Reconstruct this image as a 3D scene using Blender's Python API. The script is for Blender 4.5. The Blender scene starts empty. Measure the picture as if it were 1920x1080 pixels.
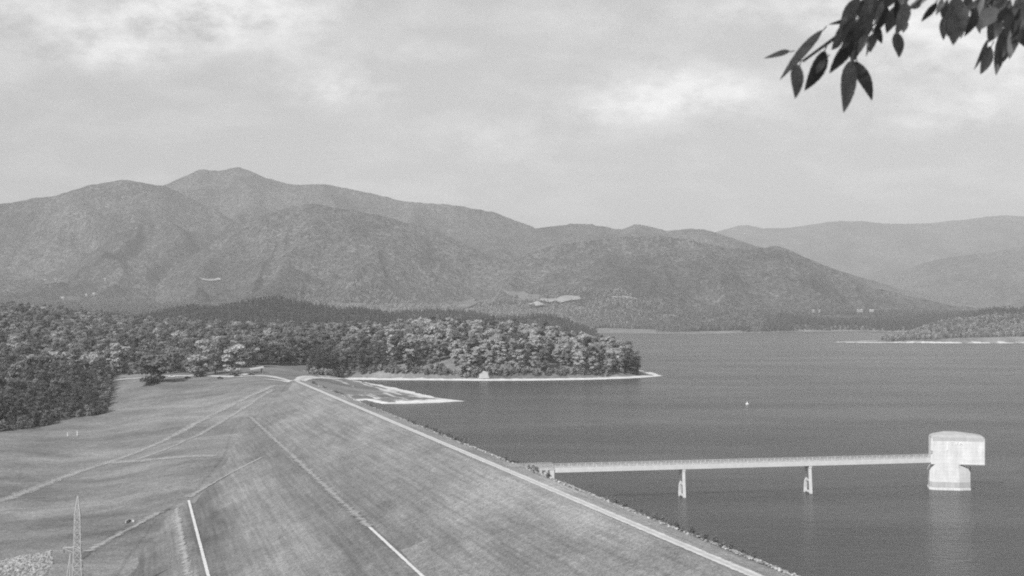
import bpy, bmesh, math, random
import numpy as np
from mathutils import Vector, Matrix

random.seed(7)
RNG = np.random.default_rng(11)
SC = bpy.context.scene
COL = SC.collection
F = 2500.0          # focal length in photograph pixels (1920 wide)
CZ = 57.5           # camera height above the lake
HOR = 590.0         # horizon row
rad = math.radians

# ------------------------------------------------------------------ helpers
def PD(px, D, z=None):
    x = (px - 960.0) / F * D
    return (x, D) if z is None else (x, D, z)

def G(px, py, z=0.0):
    D = (CZ - z) * F / (py - HOR)
    return ((px - 960.0) / F * D, D, z)

def zat(py, D):
    return CZ + (HOR - py) / F * D

def tag(o, label=None, cat=None, group=None, kind=None):
    if label: o['label'] = label
    if cat: o['category'] = cat
    if group: o['group'] = group
    if kind: o['kind'] = kind
    return o

def empty(name, loc=(0, 0, 0), rz=0.0):
    o = bpy.data.objects.new(name, None)
    COL.objects.link(o)
    o.location = loc
    o.rotation_euler = (0, 0, rz)
    o.empty_display_size = 0.5
    return o

def link_mesh(name, me, mat=None, parent=None, smooth=False):
    o = bpy.data.objects.new(name, me)
    COL.objects.link(o)
    if mat is not None and len(me.materials) == 0: me.materials.append(mat)
    if parent is not None: o.parent = parent
    if smooth:
        me.polygons.foreach_set('use_smooth', [True] * len(me.polygons))
    return o

class MB:
    """collects shapes for one mesh"""
    def __init__(s):
        s.v, s.f = [], []
    def add(s, vs, fs):
        n = len(s.v)
        s.v += [tuple(p) for p in vs]
        s.f += [tuple(i + n for i in f) for f in fs]
        return s
    def box(s, c, d, rz=0.0):
        hx, hy, hz = d[0] / 2, d[1] / 2, d[2] / 2
        ca, sa = math.cos(rz), math.sin(rz)
        vs = []
        for z in (-hz, hz):
            for x, y in ((-hx, -hy), (hx, -hy), (hx, hy), (-hx, hy)):
                vs.append((c[0] + x * ca - y * sa, c[1] + x * sa + y * ca, c[2] + z))
        return s.add(vs, [(3, 2, 1, 0), (4, 5, 6, 7), (0, 1, 5, 4), (1, 2, 6, 5), (2, 3, 7, 6), (3, 0, 4, 7)])
    def bar(s, a, b, r0, r1=None, n=6):
        r1 = r0 if r1 is None else r1
        a, b = Vector(a), Vector(b)
        d = (b - a).normalized()
        up = Vector((0, 0, 1)) if abs(d.z) < 0.9 else Vector((1, 0, 0))
        e1 = d.cross(up).normalized(); e2 = d.cross(e1)
        vs = []
        for p, r in ((a, r0), (b, r1)):
            for k in range(n):
                t = 2 * math.pi * (k + 0.5) / n
                vs.append(p + e1 * (r * math.cos(t)) + e2 * (r * math.sin(t)))
        fs = [(k, (k + 1) % n, n + (k + 1) % n, n + k) for k in range(n)]
        fs += [tuple(range(n - 1, -1, -1)), tuple(range(n, 2 * n))]
        return s.add(vs, fs)
    def tube(s, pts, radii, n=6):
        for i in range(len(pts) - 1):
            s.bar(pts[i], pts[i + 1], radii[i], radii[i + 1], n)
        return s
    def prism(s, rings):
        """rings: list of equal-length point loops, skinned and capped"""
        n = len(rings[0]); vs = [p for r in rings for p in r]; fs = []
        for k in range(len(rings) - 1):
            for i in range(n):
                j = (i + 1) % n
                fs.append((k * n + i, k * n + j, (k + 1) * n + j, (k + 1) * n + i))
        fs.append(tuple(range(n - 1, -1, -1)))
        m = (len(rings) - 1) * n
        fs.append(tuple(range(m, m + n)))
        return s.add(vs, fs)
    def build(s, name, mat, parent=None, smooth=False, bevel=0.0):
        me = bpy.data.meshes.new(name)
        me.from_pydata(s.v, [], s.f)
        if bevel:
            bm = bmesh.new(); bm.from_mesh(me)
            bmesh.ops.bevel(bm, geom=[e for e in bm.edges if e.is_manifold and e.calc_face_angle(0) > 0.5], offset=bevel, segments=2, affect='EDGES', clamp_overlap=True)
            bm.to_mesh(me); bm.free()
        me.validate()
        return link_mesh(name, me, mat, parent, smooth)

def grid_mesh(name, X, Y, Z, mat, attrs=None, close_u=False):
    """structured grid (rows, cols)"""
    nr, nc = X.shape
    me = bpy.data.meshes.new(name)
    co = np.stack([X, Y, Z], -1).reshape(-1, 3).astype(np.float32)
    i = np.arange(nr - 1)[:, None] * nc
    ncq = nc if close_u else nc - 1
    j = np.arange(ncq)[None, :]
    j2 = (j + 1) % nc
    q = np.stack([i + j, i + j2, i + nc + j2, i + nc + j], -1).reshape(-1, 4)
    me.vertices.add(len(co)); me.vertices.foreach_set('co', co.ravel())
    me.loops.add(q.size); me.loops.foreach_set('vertex_index', q.ravel().astype(np.int32))
    me.polygons.add(len(q))
    me.polygons.foreach_set('loop_start', np.arange(0, q.size, 4, dtype=np.int32))
    me.polygons.foreach_set('loop_total', np.full(len(q), 4, dtype=np.int32))
    me.polygons.foreach_set('use_smooth', np.ones(len(q), dtype=bool))
    for k, a in (attrs or {}).items():
        at = me.attributes.new(k, 'FLOAT', 'POINT')
        at.data.foreach_set('value', a.reshape(-1).astype(np.float32))
    me.update(calc_edges=True); me.validate()
    return link_mesh(name, me, mat)

# value noise
def _h(ix, iy, seed):
    n = (ix.astype(np.int64) * 374761393 + iy.astype(np.int64) * 668265263 + seed * 1442695041) & 0x7fffffff
    n = ((n ^ (n >> 13)) * 1274126177) & 0x7fffffff
    return ((n ^ (n >> 16)) & 0xffff) / 65535.0

def vnoise(x, y, seed=0):
    ix, iy = np.floor(x), np.floor(y)
    fx, fy = x - ix, y - iy
    fx = fx * fx * fx * (fx * (fx * 6 - 15) + 10); fy = fy * fy * fy * (fy * (fy * 6 - 15) + 10)
    a, b = _h(ix, iy, seed), _h(ix + 1, iy, seed)
    c, d = _h(ix, iy + 1, seed), _h(ix + 1, iy + 1, seed)
    return (a * (1 - fx) + b * fx) * (1 - fy) + (c * (1 - fx) + d * fx) * fy

def fbm(x, y, seed=0, octv=4, ridged=False):
    t, amp, s = 0.0, 0.5, 0.0
    for o in range(octv):
        n = vnoise(x * 2 ** o + 17.3 * o, y * 2 ** o - 9.1 * o, seed + o)
        if ridged: n = 1 - np.abs(2 * n - 1)
        t = t + amp * n; s += amp; amp *= 0.5
    return t / s

# ------------------------------------------------------------------ materials (all greys: a black and white photograph)
def new_mat(name):
    m = bpy.data.materials.new(name); m.use_nodes = True
    nt = m.node_tree
    b = nt.nodes['Principled BSDF']
    return m, nt, b

def N(nt, typ, **kw):
    n = nt.nodes.new(typ)
    for k, v in kw.items():
        if hasattr(n, k): setattr(n, k, v)
    return n

def grey(v): return (v, v, v, 1)

def mapr(nt, src, a, b, c, d):
    n = N(nt, 'ShaderNodeMapRange'); n.clamp = True
    n.inputs[1].default_value, n.inputs[2].default_value = a, b
    n.inputs[3].default_value, n.inputs[4].default_value = c, d
    nt.links.new(src, n.inputs[0]); return n.outputs[0]

def math_n(nt, op, a, b=None):
    n = N(nt, 'ShaderNodeMath', operation=op)
    for i, v in enumerate((a, b)):
        if v is None: continue
        if isinstance(v, (int, float)): n.inputs[i].default_value = v
        else: nt.links.new(v, n.inputs[i])
    return n.outputs[0]

def noise(nt, vec, scale, detail=4, rough=0.6, stretch=None, rotz=0.0):
    if stretch or rotz:
        mp = N(nt, 'ShaderNodeMapping')
        mp.inputs['Scale'].default_value = stretch or (1, 1, 1)
        mp.inputs['Rotation'].default_value = (0, 0, rotz)
        nt.links.new(vec, mp.inputs[0]); vec = mp.outputs[0]
    n = N(nt, 'ShaderNodeTexNoise')
    n.inputs['Scale'].default_value = scale; n.inputs['Detail'].default_value = detail; n.inputs['Roughness'].default_value = rough
    nt.links.new(vec, n.inputs['Vector'])
    return n.outputs['Fac']

def objco(nt): return N(nt, 'ShaderNodeTexCoord').outputs['Object']

def set_col(nt, b, val):
    c = N(nt, 'ShaderNodeCombineColor')
    for i in range(3): nt.links.new(val, c.inputs[i])
    nt.links.new(c.outputs[0], b.inputs['Base Color'])

def bump(nt, b, h, strength=0.4, dist=0.2):
    n = N(nt, 'ShaderNodeBump'); n.inputs['Strength'].default_value = strength; n.inputs['Distance'].default_value = dist
    nt.links.new(h, n.inputs['Height']); nt.links.new(n.outputs[0], b.inputs['Normal'])

def simple_mat(name, lo, hi, scale=1.0, rough=0.8, detail=5, stretch=None, bmp=0.0, metallic=0.0, bd=0.05):
    m, nt, b = new_mat(name)
    f = noise(nt, objco(nt), scale, detail, 0.65, stretch)
    set_col(nt, b, mapr(nt, f, 0.3, 0.7, lo, hi))
    b.inputs['Roughness'].default_value = rough; b.inputs['Metallic'].default_value = metallic
    b.inputs['Specular IOR Level'].default_value = 0.25
    if bmp: bump(nt, b, f, bmp, bd)
    return m

def foliage_mat(name, lo, hi):
    m, nt, b = new_mat(name)
    oi = N(nt, 'ShaderNodeObjectInfo')
    geo = N(nt, 'ShaderNodeNewGeometry')
    v = math_n(nt, 'MULTIPLY', mapr(nt, oi.outputs['Random'], 0, 1, lo, hi), mapr(nt, geo.outputs['Random Per Island'], 0, 1, 0.8, 1.2))
    set_col(nt, b, v)
    b.inputs['Roughness'].default_value = 0.7; b.inputs['Specular IOR Level'].default_value = 0.2
    tr = N(nt, 'ShaderNodeBsdfTranslucent')
    c = N(nt, 'ShaderNodeCombineColor')
    for i in range(3): nt.links.new(v, c.inputs[i])
    nt.links.new(c.outputs[0], tr.inputs[0])
    mx = N(nt, 'ShaderNodeMixShader'); mx.inputs[0].default_value = 0.3
    nt.links.new(b.outputs[0], mx.inputs[1]); nt.links.new(tr.outputs[0], mx.inputs[2])
    nt.links.new(mx.outputs[0], nt.nodes['Material Output'].inputs['Surface'])
    return m

M = {}
M['leaf_pale'] = foliage_mat('pale_foliage', 0.34, 0.52)
M['leaf_mid'] = foliage_mat('foliage', 0.19, 0.32)
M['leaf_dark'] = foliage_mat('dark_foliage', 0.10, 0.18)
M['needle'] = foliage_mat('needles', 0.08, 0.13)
M['bark'] = simple_mat('bark', 0.06, 0.14, 3.0, 0.9, bmp=0.5)
M['concrete'] = simple_mat('concrete', 0.50, 0.66, 0.35, 0.85, 6, (1, 1, 0.35))
M['concrete_pale'] = simple_mat('pale_concrete', 0.62, 0.74, 0.5, 0.85, 6)
M['gravel'] = simple_mat('gravel', 0.55, 0.75, 0.8, 0.95)
M['dirt'] = simple_mat('dirt', 0.34, 0.48, 0.3, 0.95)
M['sand'] = simple_mat('sand', 0.5, 0.7, 0.08, 0.95)
M['rock'] = simple_mat('rock', 0.14, 0.5, 0.35, 0.9, bmp=0.3)
M['steel'] = simple_mat('galvanised_steel', 0.42, 0.6, 2.0, 0.5, metallic=0.3)
M['white'] = simple_mat('white_paint', 0.72, 0.82, 1.0, 0.5)
M['paint_dark'] = simple_mat('dark_paint', 0.03, 0.05, 1.0, 0.3)
M['paint_mid'] = simple_mat('grey_paint', 0.18, 0.24, 1.0, 0.3)
M['glass'] = simple_mat('glass', 0.02, 0.03, 1.0, 0.1)
M['rubber'] = simple_mat('rubber', 0.02, 0.03, 4.0, 0.8)
M['roof'] = simple_mat('roofing', 0.45, 0.6, 1.0, 0.7)
M['wood'] = simple_mat('wood', 0.25, 0.35, 1.5, 0.8)
M['deck'] = simple_mat('worn_deck', 0.12, 0.2, 0.6, 0.9)
M['tide'] = simple_mat('tide_stained_concrete', 0.40, 0.54, 0.6, 0.9, 6, (1, 1, 0.4))
M['roof_slab'] = simple_mat('roof_concrete', 0.34, 0.46, 0.5, 0.9, 6)
M['stain'] = simple_mat('weathered_concrete', 0.26, 0.42, 0.9, 0.9, 6, (1, 1, 0.5))
M['meadow'] = simple_mat('meadow_grass', 0.11, 0.17, 0.012, 0.95, 7)
M['track'] = simple_mat('worn_grass', 0.215, 0.32, 0.22, 0.95, 7)
M['field_pale'] = simple_mat('stubble', 0.2, 0.42, 0.015, 0.95, 7)

# ------------------------------------------------------------------ dam coordinates
ZC = 11.0
_a, _b = G(1405, 1075, ZC), G(555, 714, ZC)
P0 = np.array(_a[:2]); AX = np.array(_b[:2]) - P0
S_END = float(np.hypot(*AX)); AX = AX / S_END
NX = np.array([AX[1], -AX[0]])            # to the lake side
def st(x, y):
    dx, dy = x - P0[0], y - P0[1]
    return dx * AX[0] + dy * AX[1], dx * NX[0] + dy * NX[1]
def xy(s, t):
    return P0[0] + s * AX[0] + t * NX[0], P0[1] + s * AX[1] + t * NX[1]
def t_at(px, py, z):
    return st(*G(px, py, z)[:2])[1]
ZA, ZB = -4.0, -20.0
TA, TB = t_at(780, 1071, ZA), t_at(388, 1071, ZB)
print('dam: length', S_END, 'TA', TA, 'TB', TB)
DAM_T = [-140, TB - 2, TB + 2, TA - 2, TA + 2, -3.2, 2.2, 6.0, 8.8, 10.0, 40.0]
DAM_Z = [ZB - (140 + TB - 2) / 2.6, ZB - 0.15, ZB + 0.1, ZA - 0.15, ZA + 0.1, ZC - 0.05, ZC - 0.1, ZC - 0.25, ZC - 0.7, ZC - 1.4, ZC - 19.5]
def dam_z(t): return np.interp(t, DAM_T, DAM_Z)

# ------------------------------------------------------------------ terrain
CTRL = []   # (x, y, z)
def cp(px, py, z): CTRL.append(G(px, py, z))
def cd(px, D, z): CTRL.append((*PD(px, D), z))
for p in [(0, 945, -26), (300, 960, -23), (350, 935, -20.5), (410, 860, -13), (455, 780, -4.3), (490, 745, 4), (520, 722, 9.5), (420, 708, 10.5), (300, 712, 8),
          (200, 708, 5), (200, 775, -8), (40, 805, -14), (0, 830, -16), (120, 900, -24), (250, 860, -18.5), (400, 760, -1.5),
          (330, 800, -9), (160, 1035, -28), (60, 1080, -30), (-150, 950, -28), (-150, 830, -16), (545, 709, 11), (575, 704, 10)]:
    cp(*p)
for s_, t_, z_ in [(100, -10, -32), (300, -10, -30), (450, -10, -22), (600, -10, -6), (100, -60, -34), (300, -50, -34), (100, -140, -36), (450, -40, -17), (560, -30, -8)]:
    CTRL.append((*xy(s_, t_), z_))
for p in [(0, 1200, 8), (100, 1300, 12), (200, 1250, 8), (300, 1200, 9), (0, 1500, 25), (0, 1800, 44), (100, 1800, 40), (200, 1900, 34), (300, 1700, 22),
          (400, 1500, 18), (450, 1250, 12), (450, 1800, 22), (550, 1200, 10), (550, 1500, 18), (600, 1350, 16), (-300, 1500, 30), (-300, 1000, 0),
          (650, 1300, 13), (750, 1320, 20), (850, 1330, 24), (950, 1330, 23), (1050, 1300, 16), (1120, 1280, 9), (1180, 1260, 4), (520, 1110, 13), (650, 1195, 4),
          (0, 2500, 34), (300, 2500, 22), (600, 2500, 15), (900, 2500, 5), (0, 4000, 60), (400, 4000, 50), (800, 4000, 30), (1000, 4600, 22), (1200, 4700, 22),
          (1400, 4600, 24), (1600, 4600, 20), (1900, 4200, 30), (0, 5500, 110), (600, 5500, 95), (1000, 5500, 84), (1400, 5500, 76), (1900, 5500, 60),
          (1750, 2900, 8), (1900, 2950, 14), (2300, 3000, 20), (0, 9000, 120), (960, 9000, 110), (1900, 9000, 90), (0, 25000, 120), (960, 25000, 120), (2000, 25000, 120),
          (-1500, 1500, 40), (-1500, 6000, 100), (3500, 6000, 80)]:
    cd(*p)
CTRL = np.array(CTRL)
def tps_uv(x, y):
    r = np.hypot(x, y) + 1e-6
    return np.arctan2(x, y) * 3.0, np.log(r)
def _U(d2): return 0.5 * d2 * np.log(d2 + 1e-9)
_cu, _cv = tps_uv(CTRL[:, 0], CTRL[:, 1])
_n = len(CTRL)
_K = _U((_cu[:, None] - _cu[None]) ** 2 + (_cv[:, None] - _cv[None]) ** 2) + np.eye(_n) * 2e-4
_P = np.stack([np.ones(_n), _cu, _cv], 1)
_A = np.zeros((_n + 3, _n + 3)); _A[:_n, :_n] = _K; _A[:_n, _n:] = _P; _A[_n:, :_n] = _P.T
_w = np.linalg.solve(_A, np.concatenate([CTRL[:, 2], np.zeros(3)]))
def tps(x, y):
    u, v = tps_uv(x, y)
    z = _w[_n] + _w[_n + 1] * u + _w[_n + 2] * v
    for k in range(_n):
        z = z + _w[k] * _U((u - _cu[k]) ** 2 + (v - _cv[k]) ** 2)
    return z

LAKE = [xy(-420, 24), (3000, -200), (3200, 2400), PD(2500, 2700)] + \
    [G(*p)[:2] for p in [(1920, 643.5), (1800, 643.5), (1700, 643), (1620, 642.5), (1563, 641.5)]] + \
    [PD(1590, 2860), PD(1650, 3000), PD(1760, 3250), PD(1900, 3500), PD(1800, 3800)] + \
    [G(*p)[:2] for p in [(1700, 622.5), (1640, 621.5), (1560, 621.5), (1500, 621.5), (1440, 623), (1380, 624.5), (1300, 626), (1230, 625), (1150, 624.5)]] + \
    [PD(1100, 4250), PD(1080, 3950), PD(1130, 3700), PD(1130, 3450), PD(1080, 3200), PD(980, 2600), PD(950, 2000), PD(1000, 1750), PD(1080, 1600), PD(1150, 1480), PD(1190, 1400), PD(1222, 1330)] + \
    [G(*p)[:2] for p in [(1240, 704.5), (1225, 706.5), (1180, 709.5), (1100, 712), (1000, 713.5), (900, 714), (800, 713), (720, 712.5), (650, 711.8),
                         (690, 717.5), (740, 727), (790, 738), (815, 745), (872, 752), (820, 755), (760, 757), (715, 757), (685, 750)]] + \
    [xy(S_END - 90, 24)]
def sdist(x, y, poly):
    """signed distance, positive outside"""
    d2 = np.full(x.shape, 1e18); inside = np.zeros(x.shape, bool)
    n = len(poly)
    for i in range(n):
        ax, ay = poly[i]; bx, by = poly[(i + 1) % n]
        ex, ey = bx - ax, by - ay
        t = np.clip(((x - ax) * ex + (y - ay) * ey) / (ex * ex + ey * ey + 1e-9), 0, 1)
        d2 = np.minimum(d2, (x - ax - t * ex) ** 2 + (y - ay - t * ey) ** 2)
        c = ((ay > y) != (by > y))
        xi = ax + (y - ay) * ex / (ey if abs(ey) > 1e-9 else 1e-9)
        inside ^= c & (x < xi)
    d = np.sqrt(d2)
    return np.where(inside, -d, d)

class Ridge:
    def __init__(s, R, front, back, sil, base=0.0, depth=0.0, lam=400.0, seed=1, drop=0.0, power=1.0):
        s.R, s.front, s.back, s.base, s.depth, s.lam, s.seed, s.power = R, front, back, base, depth, lam, seed, power
        s.pu = np.array([p[0] for p in sil], float)
        s.pz = np.array([zat(p[1], R) - drop for p in sil])
    def z(s, x, y):
        yy = np.maximum(y, 50.0)
        u = 960 + F * x / yy
        zt = np.interp(u, s.pu, s.pz, left=s.base - 60, right=s.base - 60)
        # the crest wanders in depth, so it is no straight wall
        Rw = s.R
        f = np.clip((yy - (Rw - s.front)) / s.front, 0, 1)
        b = np.clip(1 - (yy - Rw) / s.back, 0, 1)
        sh = np.where(yy < Rw, f ** s.power, b * b * (3 - 2 * b))
        z = s.base + (zt - s.base) * sh
        if s.depth:
            w = 4 * sh * (1 - sh)
            wx = fbm(x / s.lam * 0.7, y / s.lam * 0.7, s.seed + 40, 3) * 1.2
            n = fbm(x / s.lam + wx, y / (s.lam * 2.6) + wx * 0.6, s.seed, 4, True)
            z = z - s.depth * (w ** 0.75) * np.clip(1.02 - n, 0, 1) ** 1.15 * 3.1 + s.depth * 0.25 * (fbm(x / s.lam * 3, y / s.lam * 3, s.seed + 9, 4) - 0.5) * (0.35 + w)
        return np.where((yy < Rw - s.front) | (yy > Rw + s.back), -1e3, z)

LOW = {
 'H1': Ridge(2900, 650, 700, [(150, 612), (200, 600), (260, 592), (300, 584), (330, 577), (365, 571), (400, 576), (430, 571), (480, 560), (520, 556.5), (550, 562), (600, 572), (640, 579), (680, 577), (720, 585), (800, 602)], 12, 8, 160, 3, 13),
 'H2': Ridge(3350, 380, 420, [(600, 606), (650, 596), (700, 588), (745, 583), (800, 579), (860, 580), (900, 585), (930, 593), (965, 591), (1000, 588), (1040, 586), (1070, 591), (1095, 601), (1112, 612), (1128, 622)], 1, 5, 120, 5, 12),
 'R2': Ridge(3950, 330, 500, [(1640, 622), (1690, 598), (1740, 590), (1800, 582), (1850, 579.5), (1900, 580), (2000, 580), (2300, 580)], 1, 5, 150, 6, 7),
 'R3': Ridge(2980, 260, 320, [(1600, 640), (1660, 634), (1690, 625), (1750, 603), (1800, 593), (1860, 588), (1920, 586), (2100, 580), (2300, 580)], 1, 4, 110, 7, 11),
 'LH': Ridge(2150, 700, 500, [(-500, 575), (-200, 575), (0, 577), (60, 580), (130, 586), (200, 594), (260, 602), (330, 606), (450, 612), (560, 620), (700, 640)], 10, 6, 120, 8, 15),
 'R1b': Ridge(4480, 230, 330, [(1425, 622), (1455, 606), (1485, 598), (1510, 589), (1540, 590), (1570, 597), (1610, 599), (1650, 599), (1690, 596), (1715, 604), (1745, 618)], 1, 5, 90, 14, 13),
 'R1c': Ridge(4340, 90, 160, [(1298, 626), (1325, 617), (1345, 615), (1370, 617), (1405, 626)], 1, 2, 70, 15, 9),
 'R1': Ridge(4900, 560, 900, [(1000, 590), (1100, 588), (1200, 585), (1280, 583), (1400, 582), (1500, 586), (1560, 598), (1620, 600), (1700, 592), (1900, 585), (2300, 585)], 1, 6, 200, 12, 10),
}
def cam_hill(x, y):
    r = np.sqrt(x * x + np.where(y > 0, y, y * 0.35) ** 2)
    return 55.75 - 0.30 * np.maximum(r - 2.2, 0) - 0.14 * np.maximum(r - 5, 0) - 0.02 * np.minimum(r, 2.2)

def H(x, y, want_sd=False):
    x = np.asarray(x, float); y = np.asarray(y, float)
    z = tps(x, y)
    s, t = st(x, y)
    und = (fbm(x / 55.0, y / 55.0, 21, 4) - 0.5)
    z = z + und * 2.2
    lakeside = (t > 0) | (y > 1150)
    z = np.where(lakeside, np.maximum(z, 1.2 + und), z)
    for k in LOW:
        z = np.maximum(z, LOW[k].z(x, y))
    sd = sdist(x, y, LAKE)
    sd = sd + (fbm(x / 14.0, y / 14.0, 5, 3) - 0.5) * np.clip(y / 200, 1.0, 8.0)
    ramp = np.where(sd < 0, np.maximum(0.13 * sd, -5.0), np.where(sd < 14, 0.085 * sd, 1.2 + 0.5 * (sd - 14)))
    z = np.where((y < 5200), np.minimum(z, ramp), z)
    dz_ = np.where((s < S_END - 8) & (t < 6), dam_z(t), -1e3)
    hh = np.maximum(5.0 - np.abs(z - dz_), 0) / 5.0
    z = np.where(dz_ > -900, np.maximum(z, dz_ - 0.45) + hh * hh * 1.25, z)
    z = np.maximum(z, cam_hill(x, y))
    return (z, sd) if want_sd else z

def H1(x, y): return float(H(np.array([x]), np.array([y]))[0])

def hit(px, py, lo=380.0, hi=9000.0, n=1500, dam=False):
    D = np.geomspace(lo, hi, n)
    x = (px - 960) / F * D
    zr = CZ + (HOR - py) / F * D
    g = H(x, D)
    for nm in (MTS if dam else []): g = np.maximum(g, MTS[nm].z(x, D))
    k = np.argmax(g >= zr)
    if g[k] < zr[k]: k = n - 1
    return float(x[k]), float(D[k]), float(g[k])

# ground sheet: polar grid, full circle, dense where the picture looks
az = np.concatenate([np.linspace(-math.pi, -0.60, 60, endpoint=False), np.linspace(-0.60, -0.39, 60, endpoint=False), np.linspace(-0.39, 0.39, 900, endpoint=False),
                     np.linspace(0.39, 0.60, 60, endpoint=False), np.linspace(0.60, math.pi, 60, endpoint=False)])
rr = np.concatenate([[0.4, 1.2, 2.2, 3.2, 4.5, 6, 9, 13, 19, 27, 38, 55, 80, 120, 170, 230, 300, 360], np.geomspace(400, 1300, 420, endpoint=False), np.geomspace(1300, 5600, 260, endpoint=False), np.geomspace(5600, 22000, 24)])
AZ, RR = np.meshgrid(az, rr)
GX, GY = np.sin(AZ) * RR, np.cos(AZ) * RR
GZ, GSD = H(GX, GY, True)
sandv = np.clip(1.25 - np.abs(GZ - 0.35) / 1.0, 0, 1) * (GSD > -30) * (GY > 600) * (GSD < 40)
sandv = sandv * np.where(GY > 3400, 0.42, 1.0)
S_, T_ = st(GX, GY)
spit = np.clip(1 - np.abs(GSD - 16) / 26, 0, 1) * (GY < 1165) * (GY > 800) * (T_ > 16)
stre = fbm(S_ / 40.0, T_ / 4.0, 77, 3)
sandv = np.where(spit > 0, np.maximum(np.clip((stre - 0.42) * 4, 0, 1) * 0.62, np.clip(1.7 - GSD / (5.0 + 6 * (T_ > 55)), 0, 1)), sandv)
def ground_mat():
    m, nt, b = new_mat('grass_and_shore')
    co = objco(nt)
    big = noise(nt, co, 0.016, 6, 0.65, (0.55, 1.0, 1), rad(8))
    mid = noise(nt, co, 0.05, 8, 0.74, (0.5, 1.0, 1), rad(-14))
    fine = noise(nt, co, 0.5, 6, 0.8)
    v = math_n(nt, 'MULTIPLY', mapr(nt, big, 0.34, 0.66, 0.13, 0.24), mapr(nt, mid, 0.32, 0.68, 0.72, 1.3))
    v = math_n(nt, 'MULTIPLY', v, mapr(nt, fine, 0.3, 0.7, 0.68, 1.35))
    v = math_n(nt, 'MULTIPLY', v, mapr(nt, noise(nt, co, 2.0, 3, 0.8), 0.33, 0.67, 0.62, 1.42))
    at = N(nt, 'ShaderNodeAttribute'); at.attribute_name = 'sand'
    sv = mapr(nt, noise(nt, co, 0.15, 5, 0.7), 0.3, 0.7, 0.5, 0.78)
    mixf = mapr(nt, math_n(nt, 'ADD', at.outputs['Fac'], mapr(nt, noise(nt, co, 0.09, 5, 0.7), 0.3, 0.7, -0.35, 0.25)), 0.3, 0.75, 0, 1)
    mx = N(nt, 'ShaderNodeMix'); mx.data_type = 'FLOAT'
    nt.links.new(mixf, mx.inputs[0]); nt.links.new(v, mx.inputs[2]); nt.links.new(sv, mx.inputs[3])
    set_col(nt, b, mx.outputs[0])
    b.inputs['Roughness'].default_value = 0.95; b.inputs['Specular IOR Level'].default_value = 0.1
    bump(nt, b, fine, 0.6, 0.5)
    return m
M['ground'] = ground_mat()
g = grid_mesh('ground', GX, GY, GZ, M['ground'], {'sand': sandv}, close_u=True)
tag(g, 'mown grassy valley floor and lake shore sheet', None, None, 'structure')

# ------------------------------------------------------------------ far mountains
MTS = {
 'peak': Ridge(9700, 2600, 3000, [(-1500, 470), (-400, 430), (0, 400), (250, 372), (300, 350), (340, 331), (370, 318), (385, 316.5), (410, 320), (430, 317), (447, 314), (470, 319), (500, 333), (530, 343), (560, 346), (620, 347), (650, 352), (690, 361), (740, 372), (800, 381), (850, 384), (900, 392), (925, 396), (960, 411), (1000, 426), (1060, 450), (1200, 500), (1400, 560)], 60, 150, 620, 31),
 'shoulder': Ridge(8000, 2600, 2200, [(-1500, 480), (-500, 430), (-200, 402), (0, 382), (50, 373), (110, 365), (150, 352), (215, 338.5), (240, 337.5), (275, 345), (310, 349), (360, 372), (420, 402), (480, 440), (550, 490), (650, 540), (800, 572), (900, 590)], 60, 165, 560, 36, power=1.15),
 'spur': Ridge(6600, 1500, 1600, [(150, 585), (250, 550), (320, 502), (380, 465), (440, 427), (500, 400), (560, 386), (592, 381), (620, 388), (660, 393), (700, 401), (760, 416), (800, 428), (860, 451), (900, 470), (960, 492), (1050, 525), (1200, 570)], 70, 95, 520, 44),
 'front': Ridge(6400, 1250, 1600, [(700, 572), (800, 545), (900, 510), (960, 488), (1000, 470), (1060, 456), (1130, 449), (1180, 443), (1240, 442), (1300, 452), (1370, 466), (1420, 464), (1455, 462), (1475, 467), (1520, 486), (1580, 512), (1640, 540), (1720, 560), (1800, 574), (1870, 582), (2000, 592)], 60, 60, 450, 52),
 'middle': Ridge(9300, 2500, 2500, [(850, 450), (1000, 429), (1040, 424), (1070, 419), (1110, 420), (1150, 429), (1167, 430), (1190, 420), (1210, 423), (1250, 432), (1290, 428), (1320, 430), (1350, 438), (1400, 455), (1500, 485), (1700, 545), (1900, 590)], 60, 90, 700, 58),
 'farthest': Ridge(16500, 4000, 4000, [(1000, 470), (1250, 445), (1340, 435), (1385, 423), (1400, 422), (1430, 428), (1480, 426), (1540, 418), (1570, 414), (1620, 415), (1670, 420), (1740, 418), (1800, 412), (1850, 406), (1880, 404), (1950, 405), (2400, 395), (3200, 430)], 60, 160, 1500, 63),
 'right': Ridge(11500, 2800, 3000, [(1450, 585), (1560, 556), (1640, 526), (1700, 505), (1740, 490), (1780, 481), (1850, 474), (1920, 462), (2100, 445), (2500, 440), (3200, 470)], 60, 120, 900, 69),
}
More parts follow.
